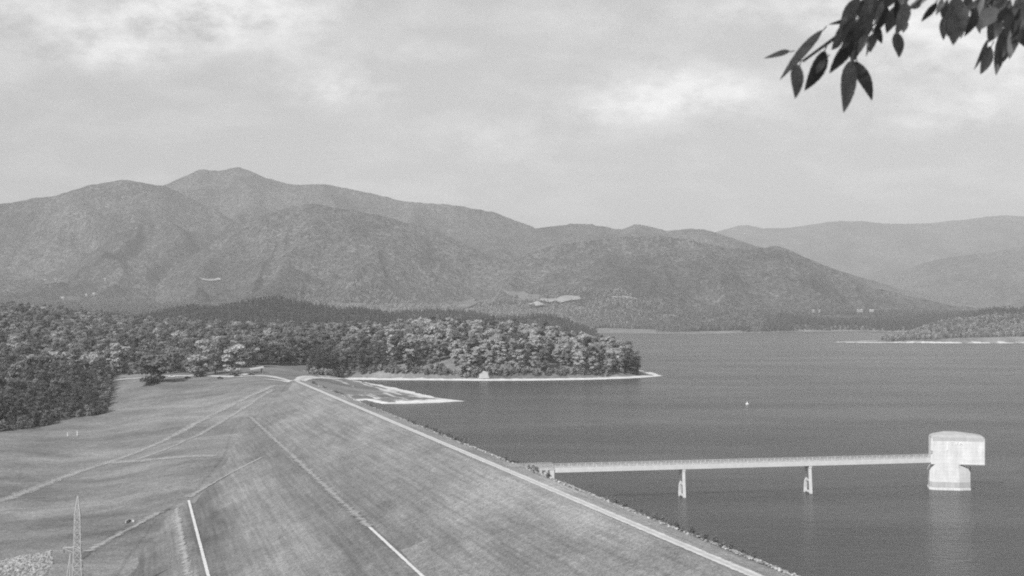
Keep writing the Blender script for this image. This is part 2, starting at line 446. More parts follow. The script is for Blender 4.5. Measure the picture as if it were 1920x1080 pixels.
def mountain_mat():
    m, nt, b = new_mat('mountain_forest')
    co = objco(nt)
    big = noise(nt, co, 0.0016, 5, 0.6)  # broad patches: forest tone, with cloud shadow put into the colour too
    mid = noise(nt, co, 0.012, 6, 0.75)
    fine = noise(nt, co, 0.055, 4, 0.8)
    vor = N(nt, 'ShaderNodeTexVoronoi'); vor.inputs['Scale'].default_value = 0.05; vor.inputs['Randomness'].default_value = 1.0
    nt.links.new(co, vor.inputs['Vector'])
    crown = mapr(nt, vor.outputs['Distance'], 0.1, 0.75, 1.0, 0.0)
    v = math_n(nt, 'MULTIPLY', mapr(nt, big, 0.38, 0.62, 0.085, 0.17), mapr(nt, mid, 0.33, 0.67, 0.6, 1.4))
    v = math_n(nt, 'MULTIPLY', v, mapr(nt, fine, 0.36, 0.64, 0.45, 1.6))
    v = math_n(nt, 'MULTIPLY', v, mapr(nt, crown, 0.0, 1.0, 0.68, 1.2))  # gaps between crowns painted darker, standing in for canopy shade
    set_col(nt, b, v)
    b.inputs['Roughness'].default_value = 1.0; b.inputs['Specular IOR Level'].default_value = 0.05
    bump(nt, b, math_n(nt, 'ADD', math_n(nt, 'ADD', mid, fine), math_n(nt, 'MULTIPLY', crown, 0.35)), 1.0, 20.0)
    return m
M['mountain'] = mountain_mat()
for nm, R in MTS.items():
    us = np.linspace(R.pu[0], R.pu[-1], 700)
    us = us[(us > -900) & (us < 2800)]
    if nm in ('spur', 'front'): vs = np.linspace(R.R - R.front, R.R + R.back, 190)
    else: vs = np.linspace(R.R - R.front, R.R + R.back, 170)
    UU, VV = np.meshgrid(us, vs)
    X = (UU - 960) / F * VV
    Z = R.z(X, VV) - 25 * np.clip(1 - (VV - (R.R - R.front)) / 300, 0, 1)
    Z += (fbm(X / 60, VV / 60, 91, 3) - 0.5) * 14
    o = grid_mesh('mountain', X, VV, Z, M['mountain'])
    tag(o, {'peak': 'highest double-topped wooded mountain behind the left shoulder ridge', 'shoulder': 'long wooded ridge rising at the left edge', 'spur': 'rounded wooded spur in front of the highest mountain',
            'front': 'low wooded ridge running down to the right lake shore', 'middle': 'small knobbed hazy summits behind the low central ridge', 'farthest': 'palest mountain range along the right skyline', 'right': 'hazy mountain at the right edge before the palest range'}[nm], None, None, 'structure')

# ------------------------------------------------------------------ lake
def water_mat():
    m, nt, b = new_mat('lake_water')
    co = objco(nt)
    b.inputs['Base Color'].default_value = grey(0.034)
    b.inputs['Roughness'].default_value = 0.2
    b.inputs['IOR'].default_value = 1.333
    w1 = noise(nt, co, 0.55, 4, 0.65, (0.7, 1.0, 1), rad(20))
    w2 = noise(nt, co, 0.11, 3, 0.6, (0.6, 1.0, 1), rad(-15))
    w3 = noise(nt, co, 0.011, 6, 0.65, (0.3, 1.0, 1), rad(6))
    h = math_n(nt, 'ADD', math_n(nt, 'MULTIPLY', w1, 1.6), math_n(nt, 'MULTIPLY', w2, 1.6))
    n = N(nt, 'ShaderNodeBump'); n.inputs['Distance'].default_value = 1.0
    nt.links.new(mapr(nt, w3, 0.38, 0.62, 0.34, 0.85), n.inputs['Strength'])
    nt.links.new(h, n.inputs['Height']); nt.links.new(n.outputs[0], b.inputs['Normal'])
    return m
M['water'] = water_mat()
wp = [xy(-420, 12), xy(S_END - 30, 12), PD(575, 1150), PD(650, 1330), PD(800, 3000), PD(900, 4800), PD(2300, 4800), (3200, 3000), (3000, -300)]
me = bpy.data.meshes.new('water'); me.from_pydata([(x, y, 0.0) for x, y in wp], [], [tuple(range(len(wp) - 1, -1, -1))])
me.update()
if me.polygons[0].normal.z < 0: me.flip_normals()
tag(link_mesh('water', me, M['water']), 'dark rippled reservoir water', None, None, 'structure')

# ------------------------------------------------------------------ dam
def dam_mat():
    m, nt, b = new_mat('dam_grass')
    co = objco(nt)   # local x runs along the dam, local y across it
    along = noise(nt, co, 0.25, 5, 0.65, (0.06, 1.0, 1))
    diag = noise(nt, co, 0.22, 6, 0.75, (1.0, 0.2, 1), rad(24))
    big = noise(nt, co, 0.018, 4, 0.6, (0.6, 1, 1))
    fine = noise(nt, co, 0.9, 5, 0.75)
    blot = noise(nt, co, 0.05, 6, 0.7, (0.5, 1, 1))
    v = math_n(nt, 'MULTIPLY', mapr(nt, big, 0.35, 0.65, 0.145, 0.21), mapr(nt, along, 0.3, 0.7, 0.9, 1.1))
    v = math_n(nt, 'MULTIPLY', v, mapr(nt, diag, 0.3, 0.7, 0.93, 1.07))
    v = math_n(nt, 'MULTIPLY', v, mapr(nt, blot, 0.3, 0.7, 0.8, 1.2))
    v = math_n(nt, 'MULTIPLY', v, mapr(nt, fine, 0.3, 0.7, 0.66, 1.36))
    sp_ = N(nt, 'ShaderNodeSeparateXYZ'); nt.links.new(co, sp_.inputs[0])
    wob = mapr(nt, noise(nt, co, 0.03, 3), 0.3, 0.7, -3.5, 3.5)
    tn = mapr(nt, math_n(nt, 'ADD', math_n(nt, 'MULTIPLY', sp_.outputs[1], -1.0), wob), -140.0, 40.0, 0.0, 1.0)
    cr = N(nt, 'ShaderNodeValToRGB'); e = cr.color_ramp.elements
    stops = [(-140, .95), (-100, .92), (TB - 5, 1.06), (TB, .9), (TB + 6, .84), (-72, 1.04), (-60, 1.1), (-50, .92), (TA - 5, .9), (TA - 1, 1.08), (TA + 3, .86), (TA + 7, .92), (-29, 1.12), (-22, 1.14), (-15, .9), (-7, .92), (-2.5, 1.0), (1.8, 1.0), (3, 1.2), (8, 1.24)]
    for k, (tt_, c_) in enumerate(stops):
        el = e[k] if k < 2 else e.new(0.5)
        el.position = (tt_ + 140) / 180.0
        q_ = (1 + (c_ - 1) * 2.0) * 0.65; el.color = (q_, q_, q_, 1)
    nt.links.new(tn, cr.inputs[0])
    rows = noise(nt, co, 0.75, 4, 0.6, (0.03, 1.0, 1))
    updn = noise(nt, co, 0.5, 4, 0.6, (1.0, 0.05, 1))
    tuft = noise(nt, co, 3.0, 3, 0.8)
    v = math_n(nt, 'MULTIPLY', v, math_n(nt, 'MULTIPLY', cr.outputs[0], 1.0 / 0.65))
    v = math_n(nt, 'MULTIPLY', v, mapr(nt, rows, 0.3, 0.7, 0.8, 1.2))
    v = math_n(nt, 'MULTIPLY', v, mapr(nt, updn, 0.3, 0.7, 0.9, 1.1))
    v = math_n(nt, 'MULTIPLY', v, mapr(nt, tuft, 0.33, 0.67, 0.58, 1.45))
    set_col(nt, b, v)
    b.inputs['Roughness'].default_value = 0.95; b.inputs['Specular IOR Level'].default_value = 0.1
    bump(nt, b, fine, 0.6, 0.5)
    return m
M['dam'] = dam_mat()
RZ_DAM = math.atan2(AX[1], AX[0])
dam = empty('earth_dam', (P0[0], P0[1], 0), RZ_DAM)
tag(dam, 'long grassy earth dam with a pale service road along its crest', 'dam')
# in the dam's frame: +x along the crest (away), +y to the downstream side (so t = -y)
ss = np.concatenate([np.arange(-330, 60, 15.0), np.arange(60, S_END - 60, 4.0), np.linspace(S_END - 60, S_END + 40, 40)])
tt = np.concatenate([np.linspace(-140, TB - 2, 40, endpoint=False), np.linspace(TB - 2, TB + 2, 5, endpoint=False), np.linspace(TB + 2, TA - 2, 30, endpoint=False), np.linspace(TA - 2, TA + 2, 5, endpoint=False),
                     np.linspace(TA + 2, -3.2, 30, endpoint=False), np.linspace(-3.2, 10, 18, endpoint=False), np.linspace(10, 40, 20)])
SS, TT = np.meshgrid(ss, tt)
ZZ = dam_z(TT)
ZZ = ZZ + (fbm(SS / 25, TT / 12, 3, 4) - 0.5) * np.clip((np.abs(TT - 0) - 3) / 6, 0, 1) * 0.7
ZZ = ZZ - np.clip((SS - S_END - 5) / 35, 0, 1) ** 2 * 9.0
o = grid_mesh('embankment', SS, -TT, ZZ, M['dam']); o.parent = dam
me = o.data
if me.polygons[len(me.polygons) // 2].normal.z < 0: me.flip_normals()

def drape(name, pts, width, zf, off, mat, parent=None, step=3.0, cross=7, jit=0.0):
    """a strip of ground laid over the surface zf(x, y)"""
    P = np.array([p[:2] for p in pts], float)
    seg = np.hypot(*np.diff(P, axis=0).T); L = np.concatenate([[0], np.cumsum(seg)])
    n = max(2, int(L[-1] / step))
    l = np.linspace(0, L[-1], n)
    x, y = np.interp(l, L, P[:, 0]), np.interp(l, L, P[:, 1])
    k = max(1, int(12 / step))
    if n > 4 * k:
        ker = np.ones(2 * k + 1) / (2 * k + 1)
        xs = np.convolve(np.pad(x, k, 'edge'), ker, 'valid'); ys = np.convolve(np.pad(y, k, 'edge'), ker, 'valid')
        x[k:-k], y[k:-k] = xs[k:-k], ys[k:-k]
    tx, ty = np.gradient(x), np.gradient(y); q = np.hypot(tx, ty) + 1e-9
    nx, ny = ty / q, -tx / q
    W = width if np.ndim(width) else np.full(n, width)
    if np.ndim(width): W = np.interp(l / L[-1], np.linspace(0, 1, len(width)), width)
    W = W * (1 + jit * (fbm(l / 9.0, l * 0 + 3.3, 8, 3) - 0.5))
    c = np.linspace(-0.5, 0.5, cross)
    X = x[:, None] + nx[:, None] * W[:, None] * c; Y = y[:, None] + ny[:, None] * W[:, None] * c
    Z = zf(X, Y) + off
    o = grid_mesh(name, X, Y, Z, mat)
    if o.data.polygons[0].normal.z < 0: o.data.flip_normals()
    a_ = o.data.attributes.new('across', 'FLOAT', 'POINT'); a_.data.foreach_set('value', np.tile(np.linspace(-0.5, 0.5, cross), n).astype(np.float32))
    if parent: o.parent = parent; o.matrix_parent_inverse = parent.matrix_world.inverted()
    return o
def damzf(X, Y):
    s, t = st(X, Y); return dam_z(t)
def both(X, Y):
    s, t = st(X, Y)
    d = dam_z(t) - np.clip((s - S_END - 5) / 35, 0, 1) ** 2 * 9.0
    return np.maximum(H(X, Y), np.where(s < S_END + 40, d, -99))
bpy.context.view_layer.update()

def worn_mat(name, lo, hi, scale=0.25, edge=0.5, soft=0.25, tracks=0.0):
    m, nt, b = new_mat(name)
    co = objco(nt)
    at = N(nt, 'ShaderNodeAttribute'); at.attribute_name = 'across'
    ab_ = math_n(nt, 'MULTIPLY', math_n(nt, 'ABSOLUTE', at.outputs['Fac']), 2.0)
    v = mapr(nt, noise(nt, co, scale, 6, 0.7), 0.3, 0.7, lo, hi)
    if tracks: v = math_n(nt, 'MULTIPLY', v, mapr(nt, ab_, 0.0, 0.6, 1 - tracks, 1.0))
    v = math_n(nt, 'MULTIPLY', v, mapr(nt, noise(nt, co, 2.0, 3, 0.8), 0.3, 0.7, 0.85, 1.15))
    set_col(nt, b, v); b.inputs['Roughness'].default_value = 0.95; b.inputs['Specular IOR Level'].default_value = 0.1
    n1 = mapr(nt, noise(nt, co, 0.45, 6, 0.75), 0.3, 0.7, -edge, edge)
    f = mapr(nt, math_n(nt, 'ADD', ab_, n1), 1.0 - soft * 2, 1.0, 1.0, 0.0)
    tr = N(nt, 'ShaderNodeBsdfTransparent'); mx = N(nt, 'ShaderNodeMixShader')
    nt.links.new(f, mx.inputs[0]); nt.links.new(tr.outputs[0], mx.inputs[1]); nt.links.new(b.outputs[0], mx.inputs[2])
    nt.links.new(mx.outputs[0], nt.nodes['Material Output'].inputs['Surface'])
    return m
M['track'] = worn_mat('worn_grass_track', 0.29, 0.41, 0.3, 0.8, 0.45, 0.12)
M['gutter'] = worn_mat('gutter_concrete', 0.5, 0.68, 0.4, 0.3, 0.12)
M['ditch'] = worn_mat('overgrown_ditch', 0.09, 0.16, 0.3, 0.5, 0.3)
# crest road: two pale wheel tracks with a slightly darker crown
M['road'] = worn_mat('crest_gravel', 0.46, 0.66, 0.35, 0.22, 0.14, 0.28)
def road(name, pts, width, zf, off, step=3.0, label=None, jit=0.12, mat=None):
    o = drape(name, pts, width, zf, off, mat or M['road'], None, step, 7, jit)
    return tag(o, label, None, None, 'structure')
road('road', [xy(-320, 0), xy(0, 0), xy(300, 0), xy(S_END + 4, 0)], 3.2, damzf, 0.12, 3.0, 'pale gravel service road along the dam crest')
jx = [G(552, 714, 11)[:2], G(530, 710.5, 11)[:2], G(500, 708, 11)[:2], G(460, 707.5, 11)[:2], G(400, 706, 10.5)[:2], G(340, 705.5, 9.5)[:2], G(260, 706, 8)[:2], G(195, 708, 6)[:2]]
road('road', jx, 6.5, both, 0.22, 3.0, 'pale access road running left from the dam end past parked cars')
road('road', [G(553, 714, 11)[:2], G(580, 706.5, 9.5)[:2], G(620, 706.5, 6.5)[:2], G(680, 706, 4)[:2], G(750, 706.5, 3)[:2]], [7, 12, 14, 12, 6], both, 0.2, 3.0, 'broad sandy track running right from the dam end along the shore')
road('road', [G(548, 714.5, 11)[:2], G(520, 715, 10.3)[:2], G(494, 716, 9.3)[:2]], [9, 7, 2], both, 0.3, 2.0, 'short pale turnout beside the dam end')
tr1 = [hit(*p) for p in [(-60, 962), (0, 941), (60, 919), (110, 898), (160, 881), (220, 862), (290, 836), (340, 811), (400, 777), (450, 752), (490, 735), (515, 723)]]
road('path', tr1, 8.0, both, 0.18, 3.0, 'grassy dirt track climbing from the lower left to the dam end', 0.5, M['track'])
tr2 = [hit(*p) for p in [(205, 868), (260, 864), (310, 860), (360, 857), (405, 855.5)]]
road('path', tr2, 8.0, both, 0.18, 3.0, 'faint branch track leading right to the foot of the dam', 0.5, M['track'])
tr3 = [hit(*p) for p in [(512, 731), (470, 757), (420, 788), (370, 818), (310, 845), (245, 866)]]
road('path', tr3, 5.0, both, 0.18, 3.0, 'faint wheel track running below and beside the main dirt track', 0.9, M['track'])
tr4 = [hit(*p) for p in [(492, 860), (440, 886), (395, 908), (352, 934)]]
road('path', tr4, 4.0, both, 0.25, 3.0, 'short pale track following the edge of the dam above the upper drain end', 0.9, M['track'])
tr5 = [hit(*p) for p in [(300, 962), (255, 985), (205, 1012), (165, 1036)]]
road('path', tr5, 4.6, both, 0.3, 3.0, 'pale strip between the ditch and the foot of the dam', 0.9, M['track'])
# drains on the dam's downstream berms
sA = [st(*G(px, py, ZA)[:2])[0] for px, py in ((455, 780), (690, 990))]
def berm(name, s0, s1, t, w, mat, off, jit):
    return drape(name, [xy(s0, t), xy((s0 + s1) / 2, t), xy(s1, t)], w, damzf, off, mat, dam, 4.0, 3, jit)
berm('berm_track', sA[0], sA[1], TA, 3.4, M['track'], 0.30, 0.6)
berm('drain_channel', sA[1], -150, TA, 1.0, M['gutter'], 0.32, 0.1)
sB = st(*G(350, 935, ZB)[:2])[0]
berm('drain_channel', sB, -150, TB, 1.15, M['gutter'], 0.30, 0.1)
berm('berm_track', sB, -150, TB - 5.5, 3.0, M['track'], 0.3, 0.4)

# ------------------------------------------------------------------ rocks (riprap) along the lake edge of the crest, and a patch at the toe
def rocks(name, pts, sizes, mat, label):
    V, Fc = [], []
    bm = bmesh.new(); bmesh.ops.create_icosphere(bm, subdivisions=1, radius=1.0)
    base = np.array([v.co[:] for v in bm.verts]); fcs = np.array([[v.index for v in f.verts] for f in bm.faces]); bm.free()
    for (x, y, z), s in zip(pts, sizes):
        j = base * (1 + RNG.normal(0, 0.2, (len(base), 1))) * np.array([s * RNG.uniform(.7, 1.3), s * RNG.uniform(.7, 1.3), s * RNG.uniform(.45, .8)])
        V.append(j + np.array([x, y, z])); Fc.append(fcs + 0)
    n = len(base)
    V = np.concatenate(V); Fc = np.concatenate([f + i * n for i, f in enumerate(Fc)])
    me = bpy.data.meshes.new(name); me.from_pydata(V.tolist(), [], Fc.tolist()); me.validate()
    return tag(link_mesh(name, me, mat), label, 'riprap', None, 'stuff')
def rock_mat():
    m, nt, b = new_mat('riprap_stone')
    geo = N(nt, 'ShaderNodeNewGeometry')
    v = math_n(nt, 'MULTIPLY', mapr(nt, geo.outputs['Random Per Island'], 0, 1, 0.07, 0.52), mapr(nt, noise(nt, objco(nt), 1.5, 4), 0.3, 0.7, 0.75, 1.15))
    set_col(nt, b, v); b.inputs['Roughness'].default_value = 0.9
    return m
M['riprap'] = rock_mat()
pts, sz = [], []
for k in range(6500):
    s = random.uniform(-40, S_END - 60) if k % 3 else random.uniform(-40, 300)
    t = 8.0 + abs(random.gauss(0, 1)) * 3.0 - random.random() * 1.2
    x, y = xy(s, t)
    pts.append((x, y, float(dam_z(t)) + 0.1)); sz.append(random.choice((.16, .2, .25, .3, .42)))
rocks('riprap', pts, sz, M['riprap'], 'loose riprap stones along the lake edge of the dam crest')
pts, sz = [], []
c1 = [hit(*p) for p in [(-60, 1075), (0, 1052), (45, 1042), (95, 1034), (100, 1060), (70, 1100), (-20, 1120)]]
px_ = [p[0] for p in c1]; py_ = [p[1] for p in c1]
cand = np.stack([RNG.uniform(min(px_), max(px_), 9000), RNG.uniform(min(py_), max(py_), 9000)], 1)
inn = sdist(cand[:, 0], cand[:, 1], [p[:2] for p in c1]) < 0
cand = cand[inn][:1800]; cz = H(cand[:, 0], cand[:, 1])
rocks('riprap', [(a, b, c + 0.1) for (a, b), c in zip(cand, cz)], [random.choice((.3, .4, .5, .7)) for _ in cand], M['rock'], 'patch of pale stones at the foot of the dam beside the pylon')

# ------------------------------------------------------------------ trees
def crown_mesh(kind, seed):
    r = np.random.default_rng(seed)
    P, Nn, Sz = [], [], []
    if kind in ('broad', 'bush', 'tall'):
        if kind == 'bush': nl, cz, rx, rz, lr, sq = 16, 5.2, 6.2, 4.6, (1.6, 2.6), (0.35, 0.7)
        elif kind == 'tall': nl, cz, rx, rz, lr, sq = 22, 9.8, 3.0, 9.0, (0.8, 2.0), (0.32, 0.65)
        else: nl, cz, rx, rz, lr, sq = 27, 9.6, 4.6, 8.2, (0.9, 2.5), (0.32, 0.7)
        for i in range(nl):
            d = r.normal(size=3); d /= np.linalg.norm(d)
            k = r.uniform(0.55, 1.0)
            taper = 1.0 - 0.25 * max(d[2], 0)
            c = np.array([d[0] * rx * k * taper, d[1] * rx * k * taper, cz + d[2] * rz * k])
            R = r.uniform(*lr)
            n = int((170 if kind == 'bush' else 125) * (R / 2.2) ** 2)
            q = r.normal(size=(n, 3)); q /= np.linalg.norm(q, axis=1)[:, None]
            q[:, 2] = np.where(q[:, 2] < -0.3, -q[:, 2] * 0.6, q[:, 2])
            P.append(c + q * R * r.uniform(0.5, 1.2, (n, 1)) * np.array([1, 1, 0.72]))
            Nn.append(q + r.normal(0, 0.38, (n, 3)) + np.array([0, 0, 0.15])); Sz.append(r.uniform(*sq, n))
    else:
        nt_ = 11
        for i in range(nt_):
            f = i / (nt_ - 1)
            z = 2.2 + f * 15.0; R = (1 - f) ** 0.8 * 4.2 + 0.4
            n = int(50 + 90 * (1 - f))
            a = r.uniform(0, 2 * math.pi, n); q = r.uniform(0.35, 1.05, n) * R * (1 + 0.22 * np.sin(a * 5 + i * 2.1))
            P.append(np.stack([np.cos(a) * q, np.sin(a) * q, z - q * 0.28 + r.normal(0, 0.3, n)], 1))
            Nn.append(np.stack([np.cos(a) * 0.8, np.sin(a) * 0.8, np.full(n, 0.75)], 1) + r.normal(0, 0.35, (n, 3))); Sz.append(r.uniform(0.32, 0.65, n))
    P, Nn, Sz = np.concatenate(P), np.concatenate(Nn), np.concatenate(Sz)
    keep = P[:, 2] > 0.3
    P, Nn, Sz = P[keep], Nn[keep], Sz[keep]
    Nn /= np.linalg.norm(Nn, axis=1)[:, None]
    h = r.normal(size=P.shape); e1 = np.cross(Nn, h); e1 /= np.linalg.norm(e1, axis=1)[:, None]
    e2 = np.cross(Nn, e1)
    s = Sz[:, None]
    j = lambda: r.uniform(0.6, 1.1, (len(P), 1))
    V = np.stack([P + e1 * s * j(), P + e2 * s * j() + Nn * s * 0.18, P - e1 * s * j(), P - e2 * s * j() - Nn * s * 0.1], 1).reshape(-1, 3)
    Fc = np.arange(len(V)).reshape(-1, 4)
    me = bpy.data.meshes.new('crown'); me.from_pydata(V.tolist(), [], Fc.tolist())
    return me
def trunk_mesh(kind):
    mb = MB()
    hgt = {'bush': 5.0, 'pine': 15.5, 'broad': 12.0, 'tall': 15.0}[kind]
    mb.tube([(0, 0, -0.6), (0.08, 0, hgt * .3), (-0.05, 0.1, hgt * .65), (0.1, 0, hgt)], [0.42, 0.32, 0.22, 0.08], 7)
    if kind != 'pine':
        for k in range(5):
            a = k * 1.26; z0 = hgt * (0.3 + 0.1 * k)
            mb.tube([(0, 0, z0), (math.cos(a) * 1.5, math.sin(a) * 1.5, z0 + 1.4), (math.cos(a) * 3, math.sin(a) * 3, z0 + 3.4)], [0.18, 0.12, 0.05], 5)
    me = bpy.data.meshes.new('trunk'); me.from_pydata(mb.v, [], mb.f); me.materials.append(M['bark'])
    return me
KINDS = {}
TRUNK = {k: trunk_mesh(k) for k in ('broad', 'bush', 'pine', 'tall')}
def defkind(name, shape, mat, seeds):
    ms = []
    for s in seeds:
        me = crown_mesh(shape, s); me.materials.append(M[mat]); ms.append(me)
    KINDS[name] = (shape, ms)
defkind('pale', 'broad', 'leaf_pale', (1, 2, 3, 4))
defkind('slim', 'tall', 'leaf_pale', (21, 22, 23))
defkind('mid', 'broad', 'leaf_mid', (5, 6, 7, 8))
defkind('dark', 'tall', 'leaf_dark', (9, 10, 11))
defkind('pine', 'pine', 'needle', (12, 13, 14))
defkind('bush', 'bush', 'leaf_dark', (15,))
CROWN_OBJ = {}      # mesh -> an object that carries it (used as the scatter source)
SHAPE_NAME = {'pale': 'leafy_tree', 'slim': 'leafy_tree', 'mid': 'leafy_tree', 'dark': 'leafy_tree', 'pine': 'pine_tree', 'bush': 'shrub'}
def plant(kind, x, y, z, sc, rz, label, group=None, i=0, name=None, cat='tree', sxy=1.0):
    shape, ms = KINDS[kind]
    t = empty(name or SHAPE_NAME[kind], (x, y, z), rz)
    t.scale = (sc * sxy, sc * sxy, sc)
    me = ms[i % len(ms)]
    c = link_mesh('crown', me, None, t)
    CROWN_OBJ.setdefault(me.name, c)
    link_mesh('trunk', TRUNK[shape], None, t)
    tag(t, label, cat, group)
    return t

# where the woods stand: front edge followed along the ground
front = [(-260, 850), (-100, 825), (0, 808), (40, 806), (85, 800), (97, 786), (150, 783), (188, 779), (193, 760), (197, 735), (199, 716), (207, 705), (250, 701), (300, 701), (352, 701), (400, 698), (470, 690), (488, 686), (575, 686), (581, 701), (640, 702), (700, 702), (760, 703), (830, 705), (880, 708), (893, 708), (897, 699), (916, 699), (920, 708), (960, 707.5), (1000, 707), (1060, 706), (1100, 705.5), (1150, 704), (1196, 702)]
fw = [hit(px, py, 500, 1700, 900)[:2] for px, py in front]
WOODS = fw + [PD(1200, 1330), PD(1150, 1450), PD(1050, 1600), PD(960, 1760), PD(900, 2000), PD(760, 2300), PD(-400, 2300), PD(-900, 1500)]
sp = 9.6
gx = np.arange(-900, 200, sp); gy = np.arange(600, 2250, sp)
TX, TY = np.meshgrid(gx, gy)
TX = TX + RNG.uniform(-.48, .48, TX.shape) * sp; TY = TY + RNG.uniform(-.48, .48, TY.shape) * sp
TX, TY = TX.ravel(), TY.ravel()
d_w = -sdist(TX, TY, WOODS)
pxs = 960 + F * TX / TY
k = (d_w > 2.0) & (pxs > -170) & (pxs < 1300)
TX, TY, d_w, pxs = TX[k], TY[k], d_w[k], pxs[k]
TZ = H(TX, TY); k = TZ > 1.0 ; k |= (TY < 1100)
TX, TY, TZ, d_w, pxs = TX[k], TY[k], TZ[k], d_w[k], pxs[k]
nT = len(TX)
rnd = RNG.random(nT); cl = fbm(TX / 60, TY / 60, 99, 3)
kind = np.empty(nT, object); zone = np.empty(nT, object); hs = RNG.choice([0.62, 0.8, 1.0, 1.18, 1.4], nT, p=[.14, .22, .3, .22, .12]) * RNG.uniform(0.9, 1.1, nT)
for i in range(nT):
    px = pxs[i]; y = TY[i]
    py = HOR + F * (CZ - TZ[i]) / y
    if px > 730 and y < 1700:
        zone[i] = 'point'; kind[i] = 'pale' if rnd[i] < 0.40 else 'slim' if rnd[i] < 0.64 else ('mid' if rnd[i] < .88 else 'dark')
        hs[i] *= 1.02
    elif px > 575 and y < 1290:
        zone[i] = 'pines'; kind[i] = 'dark' if rnd[i] < .6 else ('pine' if rnd[i] < .85 else 'mid')
    elif px < 205 and y < 1060:
        zone[i] = 'left'; kind[i] = 'dark' if rnd[i] < .75 else ('pine' if rnd[i] < .9 else 'mid')
        hs[i] *= 0.95
    elif px > 480 and px < 580 and y < 1230:
        zone[i] = 'mid'; kind[i] = 'dark' if rnd[i] < .7 else 'mid'
    else:
        zone[i] = 'mid'
        q = rnd[i] * 0.6 + cl[i] * 0.8
        kind[i] = 'dark' if q < .64 else ('mid' if q < .93 else 'pale')
    if zone[i] == 'point' and kind[i] in ('slim', 'dark'): hs[i] *= 1.12
    if d_w[i] < 6: hs[i] *= RNG.uniform(0.6, 0.95)
# which trees show largest: walk outwards from the camera over a coarse picture grid
order = np.argsort(TY)
cell = 4.0
cov = np.zeros((int(1080 / cell) + 60, int(1920 / cell) + 60), bool)
vis = np.zeros(nT)
for i in order:
    ppm = F / TY[i]; hgt = 17.5 * hs[i]; w = (4.6 if kind[i] != 'dark' else 3.6) * hs[i]
    x0, x1 = (pxs[i] - w * ppm) / cell, (pxs[i] + w * ppm) / cell
    yb = HOR + (CZ - TZ[i]) * ppm; y0, y1 = (yb - hgt * ppm) / cell, (yb - 1 * ppm) / cell
    x0, x1 = int(max(0, x0)), int(min(1920 / cell, math.ceil(x1))); y0, y1 = int(max(0, y0)), int(math.ceil(y1))
    if x1 <= x0 or y1 <= y0: continue
    sub = cov[y0:y1, x0:x1]
    vis[i] = (~sub).sum(); sub[:] = True
single = np.argsort(-vis)[:270]
LAB = {'left': ('{} tree in the dark wood left of the grassy field', 'trees of the dark left wood'),
       'mid': ('{} tree in hillside wood beyond the access road', 'trees of the wood beyond the road'),
       'pines': ('{} tree in the dark stand right of the dam end', 'trees of the dark stand by the dam end'),
       'point': ('{} tree on the wooded point jutting into the lake', 'trees of the wooded point')}
KW = {'pale': 'pale round leafy', 'slim': 'pale upright leafy', 'mid': 'mid grey round leafy', 'dark': 'narrow dark leafy', 'pine': 'dark cone-shaped pine'}
is_single = np.zeros(nT, bool); is_single[single] = True
for n_, i in enumerate(single):
    z_ = zone[i]; w_ = KW[kind[i]]
    plant(kind[i], TX[i], TY[i], TZ[i] - 0.2, hs[i], RNG.uniform(0, 6.28), LAB[z_][0].format(w_).replace('pine tree', 'pine'), w_ + ' ' + LAB[z_][1], n_, sxy=RNG.uniform(0.9, 1.2))
# trees that stand apart
def at_px(kind, px, py, top, label, i=0, sxy=1.0, name=None, cat='tree', base=17.5):
    x, y, z = hit(px, py, 500, 1700, 1200)
    h = (py - top) / F * y
    return plant(kind, x, y, z - 0.2 - (0.09 * h if kind != 'bush' else 0), h * (1.08 if kind == 'bush' else 1.22) / base, random.uniform(0, 6), label, None, i, name, cat, sxy)
at_px('bush', 285, 719, 686, 'broad dark round bush standing alone in the field before the road', 0, 1.4, 'bush', 'bush', 7.2)
at_px('slim', 378, 706, 641, 'tall pale roadside tree with two tiers of foliage, left of the clump', 2, 1.5)
at_px('mid', 404, 700, 650, 'mid grey roadside tree in the middle of the pale clump', 2, 1.0)
at_px('slim', 440, 702, 647, 'pale egg-shaped roadside tree beside the picnic shelter', 1, 1.55)
at_px('mid', 362, 701, 666, 'small low roadside tree at the left end of the pale clump', 0, 1.1)
at_px('pale', 212, 704, 664, 'pale round tree where the dark left wood meets the road', 2, 1.1)
at_px('mid', 320, 700, 652, 'tall mid grey tree behind the pale car park verge', 1, 1.1)
at_px('dark', 1190, 703, 668, 'dark low tree at the very tip of the wooded point', 1, 1.8)

